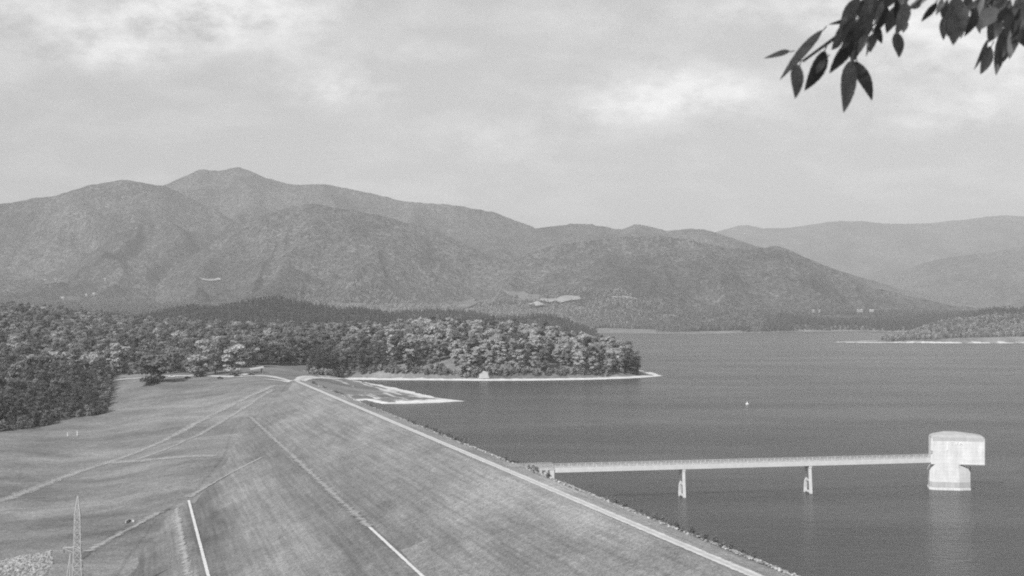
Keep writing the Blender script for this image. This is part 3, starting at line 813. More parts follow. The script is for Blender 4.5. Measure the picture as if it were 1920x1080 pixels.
# the rest of the woods as masses
def scatter(name, pts, scl, kinds, label):
    """one mass of vegetation: instances of the crowns on a cloud of points"""
    me = bpy.data.meshes.new(name)
    me.from_pydata([tuple(p) for p in pts], [], [])
    n = len(pts)
    a = me.attributes.new('scl', 'FLOAT', 'POINT'); a.data.foreach_set('value', np.asarray(scl, np.float32))
    a = me.attributes.new('turn', 'FLOAT', 'POINT'); a.data.foreach_set('value', RNG.uniform(0, 6.28, n).astype(np.float32))
    objs = []
    for kd in kinds:
        for m_ in KINDS[kd][1]:
            if m_.name in CROWN_OBJ: objs.append(CROWN_OBJ[m_.name])
    a = me.attributes.new('pick', 'INT', 'POINT'); a.data.foreach_set('value', RNG.integers(0, len(objs), n).astype(np.int32))
    o = link_mesh(name, me)
    ng = bpy.data.node_groups.new(name, 'GeometryNodeTree')
    ng.interface.new_socket('Geometry', in_out='INPUT', socket_type='NodeSocketGeometry')
    ng.interface.new_socket('Geometry', in_out='OUTPUT', socket_type='NodeSocketGeometry')
    gi, go = ng.nodes.new('NodeGroupInput'), ng.nodes.new('NodeGroupOutput')
    iop = ng.nodes.new('GeometryNodeInstanceOnPoints')
    jn = ng.nodes.new('GeometryNodeJoinGeometry')
    for q in objs:
        oi = ng.nodes.new('GeometryNodeObjectInfo'); oi.transform_space = 'ORIGINAL'
        oi.inputs['Object'].default_value = q; oi.inputs['As Instance'].default_value = True
        ng.links.new(oi.outputs['Geometry'], jn.inputs[0])
    def attr(nm, ty):
        q = ng.nodes.new('GeometryNodeInputNamedAttribute'); q.data_type = ty; q.inputs['Name'].default_value = nm
        return q.outputs['Attribute']
    ng.links.new(gi.outputs[0], iop.inputs['Points']); ng.links.new(jn.outputs[0], iop.inputs['Instance'])
    iop.inputs['Pick Instance'].default_value = True
    ng.links.new(attr('pick', 'INT'), iop.inputs['Instance Index'])
    cx = ng.nodes.new('ShaderNodeCombineXYZ'); ng.links.new(attr('turn', 'FLOAT'), cx.inputs[2])
    ng.links.new(cx.outputs[0], iop.inputs['Rotation'])
    ng.links.new(attr('scl', 'FLOAT'), iop.inputs['Scale'])
    ng.links.new(iop.outputs[0], go.inputs[0])
    md = o.modifiers.new('scatter', 'NODES'); md.node_group = ng
    return tag(o, label, 'forest', None, 'stuff')
SN = {'left': 'the dark wood at the left edge of the field', 'mid': 'the hillside wood beyond the access road', 'pines': 'the dark stand between dam end and wooded point', 'point': 'the wooded point jutting into the lake'}
for z_ in ('left', 'mid', 'pines', 'point'):
    for kd in ('pale', 'slim', 'mid', 'dark', 'pine'):
        k = (~is_single) & (zone == z_) & (kind == kd)
        if k.sum() < 5: continue
        scatter('forest', np.stack([TX[k], TY[k], TZ[k] - 0.2], 1), hs[k], [kd], KW[kd].replace(' pine', '').capitalize() + (' pines' if kd == 'pine' else ' trees') + ' massed in ' + SN[z_])
# undergrowth along the wood's edge
def edge_brush(path, n, smin, smax, label, kinds=('mid', 'dark'), inset=(0, 7)):
    P = np.array(path); seg = np.hypot(*np.diff(P, axis=0).T); L = np.concatenate([[0], np.cumsum(seg)])
    l = RNG.uniform(0, L[-1], n)
    x, y = np.interp(l, L, P[:, 0]), np.interp(l, L, P[:, 1])
    x = x + RNG.normal(0, 1.5, n); y = y + RNG.uniform(*inset, n)
    z = H(x, y); k = z > 0.5; k |= y < 1050
    return scatter('undergrowth', np.stack([x, y, z - 0.8], 1)[k], RNG.uniform(smin, smax, n)[k], kinds, label)
edge_brush(fw[1:12], 260, 0.2, 0.5, 'low brush along the edge of the dark left wood', ('dark', 'mid'))
edge_brush(fw[19:], 420, 0.14, 0.42, 'low brush along the beach of the wooded point', ('mid', 'dark', 'pale'))

# far woods
def mass(poly, sp, kinds, smin, smax, label, ymax=6000, gap=None, thr=0.0, mt=False, zmin=1.5):
    P = np.array(poly)
    gx = np.arange(P[:, 0].min(), P[:, 0].max(), sp); gy = np.arange(P[:, 1].min(), P[:, 1].max(), sp)
    X, Y = np.meshgrid(gx, gy); X = (X + RNG.uniform(-.5, .5, X.shape) * sp).ravel(); Y = (Y + RNG.uniform(-.5, .5, Y.shape) * sp).ravel()
    k = sdist(X, Y, [tuple(p) for p in poly]) < 0
    X, Y = X[k], Y[k]
    u = 960 + F * X / Y
    k = (u > -150) & (u < 2080)
    if thr: k &= fbm(X / 90, Y / 90, 123, 3) > thr
    for gp in (gap or []): k &= sdist(X, Y, gp) > 0
    X, Y = X[k], Y[k]
    Z = H(X, Y)
    if mt:
        for nm in MTS: Z = np.maximum(Z, MTS[nm].z(X, Y))
    k = Z > zmin
    return scatter('forest', np.stack([X, Y, Z - 0.5], 1)[k], RNG.uniform(smin, smax, k.sum()), kinds, label)
# fields and clearings in the far valley
GAPS = []
def patch(name, outline, mat, label, off=1.0, hold=True, lo=380, mt=True, flat=False):
    w3 = [hit(px, py, lo, 9000, 2500, dam=mt) for px, py in outline]
    w = [q[:2] for q in w3]
    c = np.mean(np.array(w), 0)
    n = 10
    rings = []
    W = np.array(w)
    # resample outline
    seg = np.hypot(*np.diff(np.vstack([W, W[:1]]), axis=0).T); L = np.concatenate([[0], np.cumsum(seg)])
    l = np.linspace(0, L[-1], 60, endpoint=False); Wc = np.vstack([W, W[:1]])
    ox, oy = np.interp(l, L, Wc[:, 0]), np.interp(l, L, Wc[:, 1])
    f = np.linspace(1, 0.0, n)
    X = c[0] + (ox[None] - c[0]) * f[:, None]; Y = c[1] + (oy[None] - c[1]) * f[:, None]
    Z = H(X, Y)
    if mt:
        for nm in MTS: Z = np.maximum(Z, MTS[nm].z(X, Y) + 3)
    if flat: Z = np.minimum(Z, Z[0][None] * f[:, None] + Z[0].mean() * (1 - f[:, None]))
    o = grid_mesh(name, X, Y, Z + off, mat, None, True)
    if o.data.polygons[0].normal.z < 0: o.data.flip_normals()
    if hold: GAPS.append([tuple(p) for p in w])
    return tag(o, label, None, None, 'structure')
patch('field', [(835, 576), (850, 568), (880, 564), (915, 562), (930, 566), (910, 572), (880, 577)], M['meadow'], 'pale meadow on the far valley slope')
patch('field', [(984, 575), (990, 571), (1015, 571), (1024, 574), (1005, 576)], M['field_pale'], 'white bare clearing in the middle of the far valley', 2.0)
patch('field', [(1000, 569), (1030, 562), (1050, 558), (1085, 558), (1090, 563), (1060, 567), (1030, 570)], M['field_pale'], 'bright stubble field below the far wooded slopes', 2.0)
patch('field', [(1144, 560), (1150, 557.5), (1180, 558), (1200, 563), (1180, 562)], M['field_pale'], 'narrow bright strip of field right of the stubble field', 2.0)
patch('field', [(925, 556), (960, 553), (1000, 560), (1040, 566), (985, 567)], M['meadow'], 'dull meadow above the white bare clearing')
patch('field', [(620, 574), (640, 568), (700, 572), (690, 576)], M['meadow'], 'faint meadow strip left of the pale meadow')
patch('field', [(360, 526), (375, 524), (412, 524.5), (415, 527), (380, 528)], M['field_pale'], 'thin bright clearing on the slope below the wooded spur', 3.0, flat=True)
patch('field', [(110, 560), (120, 556), (180, 552), (185, 557), (150, 561)], M['meadow'], 'pale cleared ground around the far hamlet', 2.0)
patch('field', [(80, 534), (110, 526), (130, 530), (110, 536)], M['meadow'], 'upper cleared ground left of the far hamlet', 2.0)

patch('beach', [(1112, 611), (1130, 608.5), (1165, 608), (1180, 603), (1195, 599.5), (1222, 598.5), (1222, 600.5), (1196, 602.5), (1182, 607), (1165, 610.5), (1130, 611)], M['sand'], 'winding bare sand bank on the far shore', 2.0, True)
PDL = lambda pts: [PD(*p) for p in pts]
GAPS.append(PDL([(1118, 4250), (1225, 4250), (1250, 4330), (1200, 4450), (1118, 4520)]))
mass(PDL([(130, 2350), (820, 2350), (820, 3100), (130, 3100)]), 8.5, ['dark', 'pine'], 0.45, 1.1, 'dark wooded hill rising behind the pale hillside wood')  # dark kinds: pine wood, their tone also standing in for cloud shadow
mass(PDL([(560, 2960), (1200, 2960), (1200, 3600), (560, 3600)]), 9, ['pine', 'dark'], 0.4, 0.95, 'dark wooded headland behind the wooded point')  # dark pines; cloud shadow over the headland is put into their tone too
mass(PDL([(1560, 2740), (2100, 2740), (2100, 3150), (1560, 3150)]), 9.5, ['pale', 'mid'], 0.45, 0.75, 'pale wooded headland with a white beach at the right edge')
mass(PDL([(1640, 3550), (2100, 3550), (2150, 5600), (1640, 5600)]), 10.5, ['dark', 'pine'], 0.5, 1.1, 'dark wooded ridge behind the right headland')
mass(PDL([(1130, 4240), (1430, 4240), (1470, 5000), (1060, 5000)]), 11.5, ['mid', 'dark'], 0.5, 1.15, 'mixed woods along the middle of the far shore', gap=GAPS, thr=0.27)
mass(PDL([(1300, 4245), (1405, 4245), (1405, 4440), (1300, 4440)]), 8, ['dark', 'pine'], 0.45, 0.9, 'small dark wooded knoll on the waterline of the far shore')
mass(PDL([(1430, 4235), (1745, 4235), (1745, 4850), (1430, 4850)]), 8.5, ['dark', 'pine'], 0.5, 1.15, 'dark woods along the far shore left of the right headland', gap=GAPS)
mass(PDL([(560, 3650), (1150, 3650), (1250, 5600), (560, 5600)]), 14, ['mid', 'pale'], 0.6, 1.0, 'scattered trees over the far valley fields', gap=GAPS, thr=0.42, mt=True)
mass(PDL([(1200, 5000), (1800, 5000), (1800, 5600), (1200, 5600)]), 13, ['mid', 'dark'], 0.5, 0.95, 'woods at the foot of the low central ridge', gap=GAPS, mt=True)
mass(PDL([(-150, 3000), (560, 3000), (560, 5500), (-150, 5500)]), 14, ['mid', 'dark'], 0.5, 0.95, 'woods around the hamlet at the foot of the left ridge', gap=GAPS, thr=0.38, mt=True)
# shoreline weeds on the dam edge
wk = RNG.uniform(-40, S_END - 20, 420)
wk = wk[fbm(wk / 22.0, wk * 0 + 1.7, 61, 3) > 0.53]
wt = 8.6 + RNG.normal(0, 0.5, len(wk)); wx, wy = xy(wk, wt)
scatter('weeds', np.stack([wx, wy, dam_z(wt) - 0.1], 1), RNG.uniform(0.05, 0.12, len(wk)), ['bush', 'mid'], 'dark clumps of weeds among the stones at the dam edge')

# far shore sand and clearings
patch('beach', [(896, 711), (899, 706), (896, 703), (903, 701), (906, 696), (912, 699), (916, 699), (915, 704), (919, 711)], M['dirt'], 'bare sandy cut bank in the middle of the wooded point', 0.5, False, 900, False)

# ------------------------------------------------------------------ intake tower
def formwork_mat():
    m, nt, b = new_mat('formed_concrete')
    co = objco(nt)
    sp_ = N(nt, 'ShaderNodeSeparateXYZ'); nt.links.new(co, sp_.inputs[0])
    fr = math_n(nt, 'FRACT', math_n(nt, 'DIVIDE', sp_.outputs[2], 1.25))
    line = mapr(nt, fr, 0.0, 0.12, 0.82, 1.0)
    streak = mapr(nt, noise(nt, co, 0.9, 6, 0.7, (1, 1, 0.08)), 0.35, 0.68, 1.04, 0.84)
    patch_ = mapr(nt, noise(nt, co, 0.4, 6, 0.7), 0.3, 0.7, 0.64, 0.78)
    v = math_n(nt, 'MULTIPLY', math_n(nt, 'MULTIPLY', patch_, streak), line)
    set_col(nt, b, v); b.inputs['Roughness'].default_value = 0.9; b.inputs['Specular IOR Level'].default_value = 0.2
    return m
M['formed'] = formwork_mat()
TYAW = rad(-12.0)
tx, ty = (1778 - 960) / F * 442.5, 442.5
tower = empty('intake_tower', (tx, ty, 0), TYAW)
tag(tower, 'white concrete intake tower standing in the lake with overhanging top house', 'tower')
def cham(hx0, hx1, hy0, hy1, c, z):
    return [(hx0 + c, hy0, z), (hx1 - c, hy0, z), (hx1, hy0 + c, z), (hx1, hy1 - c, z), (hx1 - c, hy1, z), (hx0 + c, hy1, z), (hx0, hy1 - c, z), (hx0, hy0 + c, z)]
W2 = 6.4; FY = -6.4        # front plane shared by shaft, neck and house
def shaft_loop(x0, x1, y0, y1, cl, cr, cb, z):
    return [(x0 + cl, y0, z), (x1 - cr, y0, z), (x1, y0 + cr * .42, z), (x1, y1 - cb, z), (x1 - cb, y1, z), (x0 + cb, y1, z), (x0, y1 - cb, z), (x0, y0 + cl, z)]
mb = MB()
mb.prism([shaft_loop(-W2, W2, FY, W2, 1.4, 3.6, 3, -8), shaft_loop(-W2, W2, FY, W2, 1.4, 3.6, 3, 5.9), shaft_loop(-W2 + .5, W2 - .7, FY, W2 - .5, 1.1, 3.1, 2.7, 7.0), shaft_loop(-W2 + 1.3, W2 - 3.2, FY + .003, W2 - 1.6, .4, .9, 2.2, 8.2)])
mb.build('shaft', M['formed'], tower)
mb = MB(); mb.prism([shaft_loop(-W2 - .14, W2 + .14, FY - .14, W2 + .14, 1.45, 3.65, 3, -1.0), shaft_loop(-W2 - .14, W2 + .14, FY - .14, W2 + .14, 1.45, 3.65, 3, 0.7)])
mb.build('waterline_ring', M['formed'], tower)
mb = MB(); mb.prism([shaft_loop(-W2 - .03, W2 + .03, FY - .03, W2 + .03, 1.42, 3.62, 3, 0.8), shaft_loop(-W2 - .03, W2 + .03, FY - .03, W2 + .03, 1.42, 3.62, 3, 2.7)])
mb.build('tide_band', M['tide'], tower)
mb = MB(); mb.prism([shaft_loop(-5.1, 3.0, FY - .004, 5, .3, .5, 0.9, 6.2), shaft_loop(-5.1, 3.0, FY - .004, 5, .3, .5, 0.9, 8.9)])
mb.build('neck', M['formed'], tower)
# house: rounded box, shallow hipped roof
def rrect(x0, x1, y0, y1, r, z, n=5):
    P = []
    for cx, cy, a0 in ((x1 - r, y0 + r, -90), (x1 - r, y1 - r, 0), (x0 + r, y1 - r, 90), (x0 + r, y0 + r, 180)):
        for k in range(n):
            a = rad(a0 + 90 * k / (n - 1)); P.append((cx + r * math.cos(a), cy + r * math.sin(a), z))
    return P
hx0, hx1, hy0, hy1 = -6.1, 10.9, FY - .01, 2.2
mb = MB(); mb.prism([rrect(hx0, hx1, hy0, hy1, 0.5, 8.45), rrect(hx0, hx1, hy0, hy1, 0.5, 16.9)])
mb.build('top_house', M['formed'], tower, False)
mb = MB(); mb.prism([rrect(hx0 + .02, hx1 - .02, hy0 + .02, hy1 - .02, 0.5, 16.9), rrect(hx0 + .1, hx1 - .15, hy0 + .1, hy1 - .1, 0.6, 17.35), rrect(hx0 + .45, hx1 - .7, hy0 + .4, hy1 - .4, 0.8, 17.75), rrect(hx0 + 1.2, hx1 - 2.2, hy0 + .9, hy1 - .6, 0.8, 18.05), rrect(hx0 + 4.6, hx1 - 8.2, -2.4, 1.4, 0.5, 18.75)])
mb.build('roof', M['roof_slab'], tower)
mb = MB(); mb.box(((hx0 + hx1) / 2, hy0 - 0.01, 16.62), (hx1 - hx0 - 1.1, 0.06, 0.9)); mb.build('stained_band', M['tide'], tower)
mb = MB(); mb.box((6.9, hy0 - 0.03, 8.75), (7.4, 0.12, 0.3)); mb.build('sill_band', M['concrete_pale'], tower)
mb = MB(); mb.box((-0.9, hy0 - 0.04, 14.3), (0.45, 0.16, 2.5)); mb.build('pilaster', M['white'], tower)
mb = MB(); mb.box((-6.0 + 0.1, hy0 - 0.02, 12.4), (0.55, 0.1, 1.1)); mb.build('window', M['stain'], tower)
cu = bpy.data.curves.new('lettering', 'FONT'); cu.body = 'T.V.A.'; cu.size = 1.6; cu.extrude = 0.06
lt = bpy.data.objects.new('lettering', cu); COL.objects.link(lt)
lt.parent = tower; lt.location = (0.2, hy0 - 0.06, 14.9); lt.rotation_euler = (rad(90), 0, 0)
cu.materials.append(M['white'])
bpy.context.view_layer.update()
_m = bpy.data.meshes.new_from_object(lt.evaluated_get(bpy.context.evaluated_depsgraph_get()))
_l2 = link_mesh('lettering', _m, None, tower); _l2.location = lt.location; _l2.rotation_euler = lt.rotation_euler
bpy.data.objects.remove(lt); _l2.name = 'lettering'
mb = MB(); mb.bar((W2 + .3, -2, -2), (W2 + .3, -2, 7.5), 0.12); mb.bar((W2 + .3, -2.6, -2), (W2 + .3, -2.6, 7.5), 0.12)
for k in range(12): mb.bar((W2 + .3, -2, k * 0.6), (W2 + .3, -2.6, k * 0.6), 0.06)
for k in range(4): mb.box((W2 + .12, -2.3, 0.8 + k * 2), (0.36, 0.1, 0.1))
mb.build('ladder', M['steel'], tower)

# ------------------------------------------------------------------ service bridge
b0 = np.array(PD(1038, 412.0)); b1 = np.array([tx - 5.6, ty - 1.9])
BA = (b1 - b0); BL = float(np.hypot(*BA)); BA /= BL; BY = math.atan2(BA[1], BA[0])
bridge = empty('service_bridge', (b0[0], b0[1], 0), BY)
tag(bridge, 'long white concrete service bridge from the dam crest to the intake tower', 'bridge')
bw = 3.4
mb = MB()
mb.box((BL / 2, 0, 9.95), (BL, bw - 0.27, 0.34))
mb.build('deck', M['deck'], bridge)
for sy in (-1, 1):
    mb = MB(); mb.box((BL / 2, sy * (bw / 2 + 0.02), 9.62), (BL - 0.1, 0.30, 1.5)); mb.build('girder', M['concrete_pale'], bridge)
for sy in (-1, 1):
    mb = MB(); y = sy * (bw / 2 - 0.12)
    n = int(BL / 2.6)
    for k in range(n + 1): mb.box((0.1 + k * (BL - 0.2) / n, y, 10.68), (0.2, 0.16, 1.16))
    for z in (10.6, 11.24): mb.box((BL / 2, y, z), (BL, 0.12, 0.13))
    mb.build('railing', M['concrete'], bridge)
for ppx in (1279, 1515):
    # station on the bridge seen at that column
    best = min(np.linspace(0, BL, 2000), key=lambda q: abs(960 + F * (b0[0] + BA[0] * q) / (b0[1] + BA[1] * q) - ppx))
    pier = empty('pier', (best, 0, 0)); pier.parent = bridge
    mb = MB(); mb.box((0, 0, 8.45), (1.0, 3.6, 0.7)); mb.build('pier_cap', M['concrete_pale'], pier)
    legs = {}
    for sy in (-1, 1):
        mb = MB()
        mb.prism([[(-.42, sy * 2.6 - .42, -6), (.42, sy * 2.6 - .42, -6), (.42, sy * 2.6 + .42, -6), (-.42, sy * 2.6 + .42, -6)],
                  [(-.36, sy * 1.35 - .38, 8.1), (.36, sy * 1.35 - .38, 8.1), (.36, sy * 1.35 + .38, 8.1), (-.36, sy * 1.35 + .38, 8.1)]])
        mb.build('pier_leg', M['concrete_pale'], pier)
    mb = MB()
    for z in (0.6, 4.2): mb.box((0, 0, z), (0.5, 2 * (2.6 - 1.25 * (z + 6) / 14.1) - 0.7, 0.55))
    mb.build('cross_brace', M['concrete'], pier)
# approach: abutment walls and pickets on the dam shoulder
ab = empty('bridge_abutment', (b0[0], b0[1], 0), BY)
tag(ab, 'grey ribbed concrete abutment where the service bridge meets the dam', 'abutment')
La = 15.0
mb = MB(); mb.box((-La / 2, 0, 9.9), (La - 0.1, bw, 0.5)); mb.build('slab', M['concrete'], ab)
mb = MB(); mb.box((-0.9, 0, 4.8), (1.4, bw - 0.1, 9.6)); mb.build('bearing_wall', M['concrete_pale'], ab)
for k in range(5):
    mb = MB(); mb.box((-2.6 - k * 1.9, -bw / 2 + 0.2, 6.9), (0.7, 0.6, 5.4)); mb.build('buttress', M['concrete'], ab)
mb = MB(); mb.box((-5.8, -bw / 2 + .62, 6.9), (8.6, 0.18, 5.3)); mb.build('side_wall', M['concrete'], ab)
fence = empty('picket_fence', (b0[0], b0[1], 0), BY)
tag(fence, 'pale close-picketed fence lining the bridge approach on the dam shoulder', 'fence')
for sy in (-1, 1):
    mb = MB()
    for k in range(46):
        x = -0.2 - k * 0.32
        mb.box((x, sy * (bw / 2 - 0.1), 10.95), (0.11, 0.07, 1.65))
    for z in (10.5, 11.6): mb.box((-7.5, sy * (bw / 2 - 0.17), z), (14.8, 0.06, 0.08))
    mb.build('picket_run', M['steel'], fence)
for sy in (-1, 1):
    mb = MB(); mb.box((-La - .3, sy * (bw / 2 - .1), 11.1), (0.4, 0.4, 2.4)); mb.build('gate_post', M['stain'], fence, bevel=0.04)

# ------------------------------------------------------------------ lattice pylon at lower left
plD = 400.0
plx = (145.5 - 960) / F * plD
plz = float(dam_z(np.array(st(plx, plD)[1])))
plz = max(plz, H1(plx, plD))
ztop = zat(930, plD)
py_o = empty('lattice_pylon', (plx, plD, 0), rad(8))
tag(py_o, 'slender steel lattice pylon at the foot of the dam, cut by the lower left frame', 'pylon')
def lattice(mb, z0, z1, w0, w1, step, r, rb):
    z = z0
    hw = lambda z: (w0 + (w1 - w0) * (z - z0) / (z1 - z0)) / 2
    for sx, sy in ((-1, -1), (1, -1), (1, 1), (-1, 1)):
        mb.bar((sx * hw(z0), sy * hw(z0), z0), (sx * hw(z1), sy * hw(z1), z1), r, r * 0.9, 4)
    while z < z1 - 0.2:
        zn = min(z + step, z1); a, b = hw(z), hw(zn)
        c0 = [(-a, -a), (a, -a), (a, a), (-a, a)]; c1_ = [(-b, -b), (b, -b), (b, b), (-b, b)]
        for k in range(4):
            p, q = c0[k], c0[(k + 1) % 4]; u, v = c1_[k], c1_[(k + 1) % 4]
            mb.bar((*p, z), (*v, zn), rb, rb, 4); mb.bar((*q, z), (*u, zn), rb, rb, 4); mb.bar((*u, zn), (*v, zn), rb, rb, 4)
        z = zn
    return mb
zmid = zat(1027, plD); zlow = zat(965, plD)
lattice(MB(), plz - 0.5, zmid, 3.6, 1.95, 2.6, 0.17, 0.09).build('lower_body', M['steel'], py_o)
lattice(MB(), zmid, zlow, 1.95, 1.6, 2.2, 0.16, 0.085).build('upper_body', M['steel'], py_o)
lattice(MB(), zlow, ztop, 1.6, 0.14, 2.2, 0.14, 0.07).build('peak', M['steel'], py_o)
mb = MB()
for sy in (-0.7, 0.7):
    mb.bar((-4.2, sy * 0.4, zmid + .2), (1.4, sy, zmid + .2), 0.17, 0.17, 4); mb.bar((-4.2, sy * 0.4, zmid), (-0.9, sy, zmid - 1.3), 0.12, 0.12, 4)
for k in range(5): mb.bar((-4 + k * 1.1, -.5, zmid + .2), (-3.4 + k * 1.1, .5, zmid + .2), 0.05, 0.05, 4)
mb.build('crossarm', M['steel'], py_o)
mb = MB()
for k in range(7):
    z = zmid - 0.2 - k * 0.2; r_ = 0.14
    mb.bar((-3.9, 0, z), (-3.9, 0, z - 0.1), r_, r_, 8); mb.bar((-3.9, 0, z - .1), (-3.9, 0, z - .2), .05, .05, 6)
mb.build('insulator', M['paint_dark'], py_o)
mb = MB(); mb.bar((-1.9, -1.0, zmid - 1.6), (-4.3, -1.4, plz - .5), 0.2, 0.22, 6); mb.bar((-1.9, -1.0, zmid - 1.6), (-2.3, -1.3, plz - .5), 0.17, 0.2, 6)
z = zmid - 4
while z > plz + 2:
    f = (zmid - 1.6 - z) / (zmid - 1.6 - plz)
    mb.bar((-1.9 - 2.4 * f, -1.0 - .4 * f, z), (-1.9 - .1 * f, -1.0 - .3 * f, z), 0.05, 0.05, 4)
    z -= 2.5
mb.build('side_strut', M['steel'], py_o)

# ------------------------------------------------------------------ small things
def car(x, y, rz, paint, label):
    z = float(both(np.array([x]), np.array([y]))[0]) + 0.2
    t = empty('parked_car', (x, y, z), rz)
    tag(t, label, 'car', 'cars parked along the access road')
    mb = MB()
    sec = [(-2.3, .35, .75), (-2.2, .3, .95), (-1.2, .28, 1.0), (1.0, .28, .98), (2.0, .3, .85), (2.3, .35, .65)]
    mb.prism([[(sx, -.85, a), (sx, .85, a), (sx, .85, b_), (sx, -.85, b_)] for sx, a, b_ in sec]); mb.build('body', paint, t, bevel=0.06)
    mb = MB(); mb.prism([[(-1.5, -.75, .97), (1.0, -.75, .97), (1.0, .75, .97), (-1.5, .75, .97)], [(-1.0, -.62, 1.5), (.35, -.62, 1.5), (.35, .62, 1.5), (-1.0, .62, 1.5)]]); mb.build('cabin', M['glass'], t)
    mb = MB(); mb.box((-.32, 0, 1.52), (1.4, 1.28, .06)); mb.build('roof', paint, t)
    for sx in (-1.4, 1.4):
        for sy in (-.8, .8):
            mb = MB(); mb.bar((sx, sy - .1, .32), (sx, sy + .1, .32), .34, .34, 14); mb.build('wheel', M['rubber'], t)
    for sy in (-.6, .6):
        mb = MB(); mb.box((2.29, sy, .62), (.06, .28, .16)); mb.build('headlight', M['white'], t)
    return t
for px, py, rz, pt, lb in [(352, 706.5, 0.1, 'paint_dark', 'dark parked car at the left end of the access road, under the tall pale tree'), (378, 706, 0.0, 'paint_dark', 'dark parked car tucked below the pale roadside tree'),
                           (413, 708.5, 0.05, 'paint_dark', 'dark parked car in the middle of the access road row'), (444, 708, 0.4, 'paint_dark', 'dark parked car left of the picnic shelter posts'),
                           (472, 708, -0.2, 'paint_dark', 'dark parked car right of the picnic shelter posts'), (459, 707.5, 0.1, 'white', 'white parked car in front of the picnic shelter'),
                           (322, 704, 0.1, 'white', 'white parked car beyond the lone dark bush')]:
    x, y = G(px, py, 10.5)[:2]
    car(x, y, rz, M[pt], lb)
# picnic shelter with a pale sloping roof
x, y = G(474, 705, 11.5)[:2]; y += 14; z = H1(x, y)
M['roof_pale'] = simple_mat('pale_roofing', 0.32, 0.42, 1.0, 0.7)
sh = empty('picnic_shelter', (x, y, z), rad(24))
tag(sh, 'small picnic shelter with a pale tilted roof by the access road', 'shelter')
for sx in (-4, 4):
    for sy in (-2.2, 2.2):
        mb = MB(); mb.box((sx, sy, (3.2 + 0.16 * sx) / 2), (.25, .25, 3.2 + 0.16 * sx)); mb.build('post', M['wood'], sh)
mb = MB(); mb.prism([[(-5.2, -3.2, 2.5), (5.2, -3.2, 4.1), (5.2, -3.2, 4.35), (-5.2, -3.2, 2.75)], [(-5.2, 0, 3.7), (5.2, 0, 5.3), (5.2, 0, 5.55), (-5.2, 0, 3.95)], [(-5.2, 3.2, 2.5), (5.2, 3.2, 4.1), (5.2, 3.2, 4.35), (-5.2, 3.2, 2.75)]])
mb.build('roof', M['roof_pale'], sh)
mb = MB(); mb.box((4.2, 0, 1.8), (.2, 4.2, 3.6)); mb.build('end_wall', M['roof'], sh)
mb = MB(); mb.box((0, 0, .75), (3.5, .9, .08)); mb.box((0, -.9, .45), (3.5, .35, .06)); mb.box((0, .9, .45), (3.5, .35, .06))
for sx in (-1.3, 1.3): mb.box((sx, 0, .36), (.1, 1.6, .7))
mb.build('picnic_bench', M['wood'], sh)
# two white marker posts in the field
for px, py, lb in ((127, 818, 'short white marker post in the field, left one of the pair'), (145, 817, 'taller white marker post in the field, right one of the pair')):
    x, y, z = hit(px, py, 500, 1700)
    t = empty('marker_post', (x, y, z)); tag(t, lb, 'post', 'marker posts in the field')
    h_ = 2.0 if px < 130 else 2.8
    mb = MB(); mb.box((0, 0, h_ / 2), (.7, .5, h_)); mb.build('post', M['concrete'], t, bevel=.08)
    mb = MB(); mb.box((0, 0, h_ + .1), (.85, .65, .18)); mb.build('cap', M['concrete'], t)
# drain outlet at the toe
x, y, z = hit(243, 979, 450, 900)
t = empty('drain_outlet', (x, y, z), rad(20)); tag(t, 'small concrete drain outlet with a dark mouth at the foot of the dam', 'drain outlet')
mb = MB(); mb.box((0, 0, .6), (2.4, .4, 1.6)); mb.build('headwall', M['stain'], t)
for sx in (-1, 1):
    mb = MB(); mb.box((sx * 1.35, -.8, .35), (.25, 1.8, 1.1), sx * .3); mb.build('wing_wall', M['concrete'], t)
mb = MB(); mb.bar((0, -.24, .55), (0, .5, .55), .55, .55, 16); mb.build('pipe', M['paint_dark'], t)  # solid cylinder; its dark colour stands in for the shaded opening
# dark ditch lines at the toe
dt = [hit(*p) for p in [(150, 1050), (185, 1020), (240, 985), (290, 968), (318, 955)]]
tag(drape('path', dt, 2.6, lambda X, Y: np.maximum(H(X, Y), damzf(X, Y)), 0.15, M['ditch'], None, 2.0, 7, 0.8), 'dark overgrown ditch along the foot of the dam', None, None, 'structure')
# white buoy
x, y, _ = G(1401, 758, 0)
t = empty('buoy', (x, y, 0)); tag(t, 'small white buoy floating alone on the open lake', 'buoy')
mb = MB(); mb.prism([[(math.cos(a) * r_, math.sin(a) * r_, z) for a in np.linspace(0, 2 * math.pi, 14, endpoint=False)] for r_, z in ((.7, -.5), (1.1, -.1), (1.1, .4), (.5, .7))]); mb.build('float', M['white'], t)
mb = MB(); mb.bar((0, 0, .7), (0, 0, 1.7), .3, .2, 10); mb.build('topmark', M['white'], t)

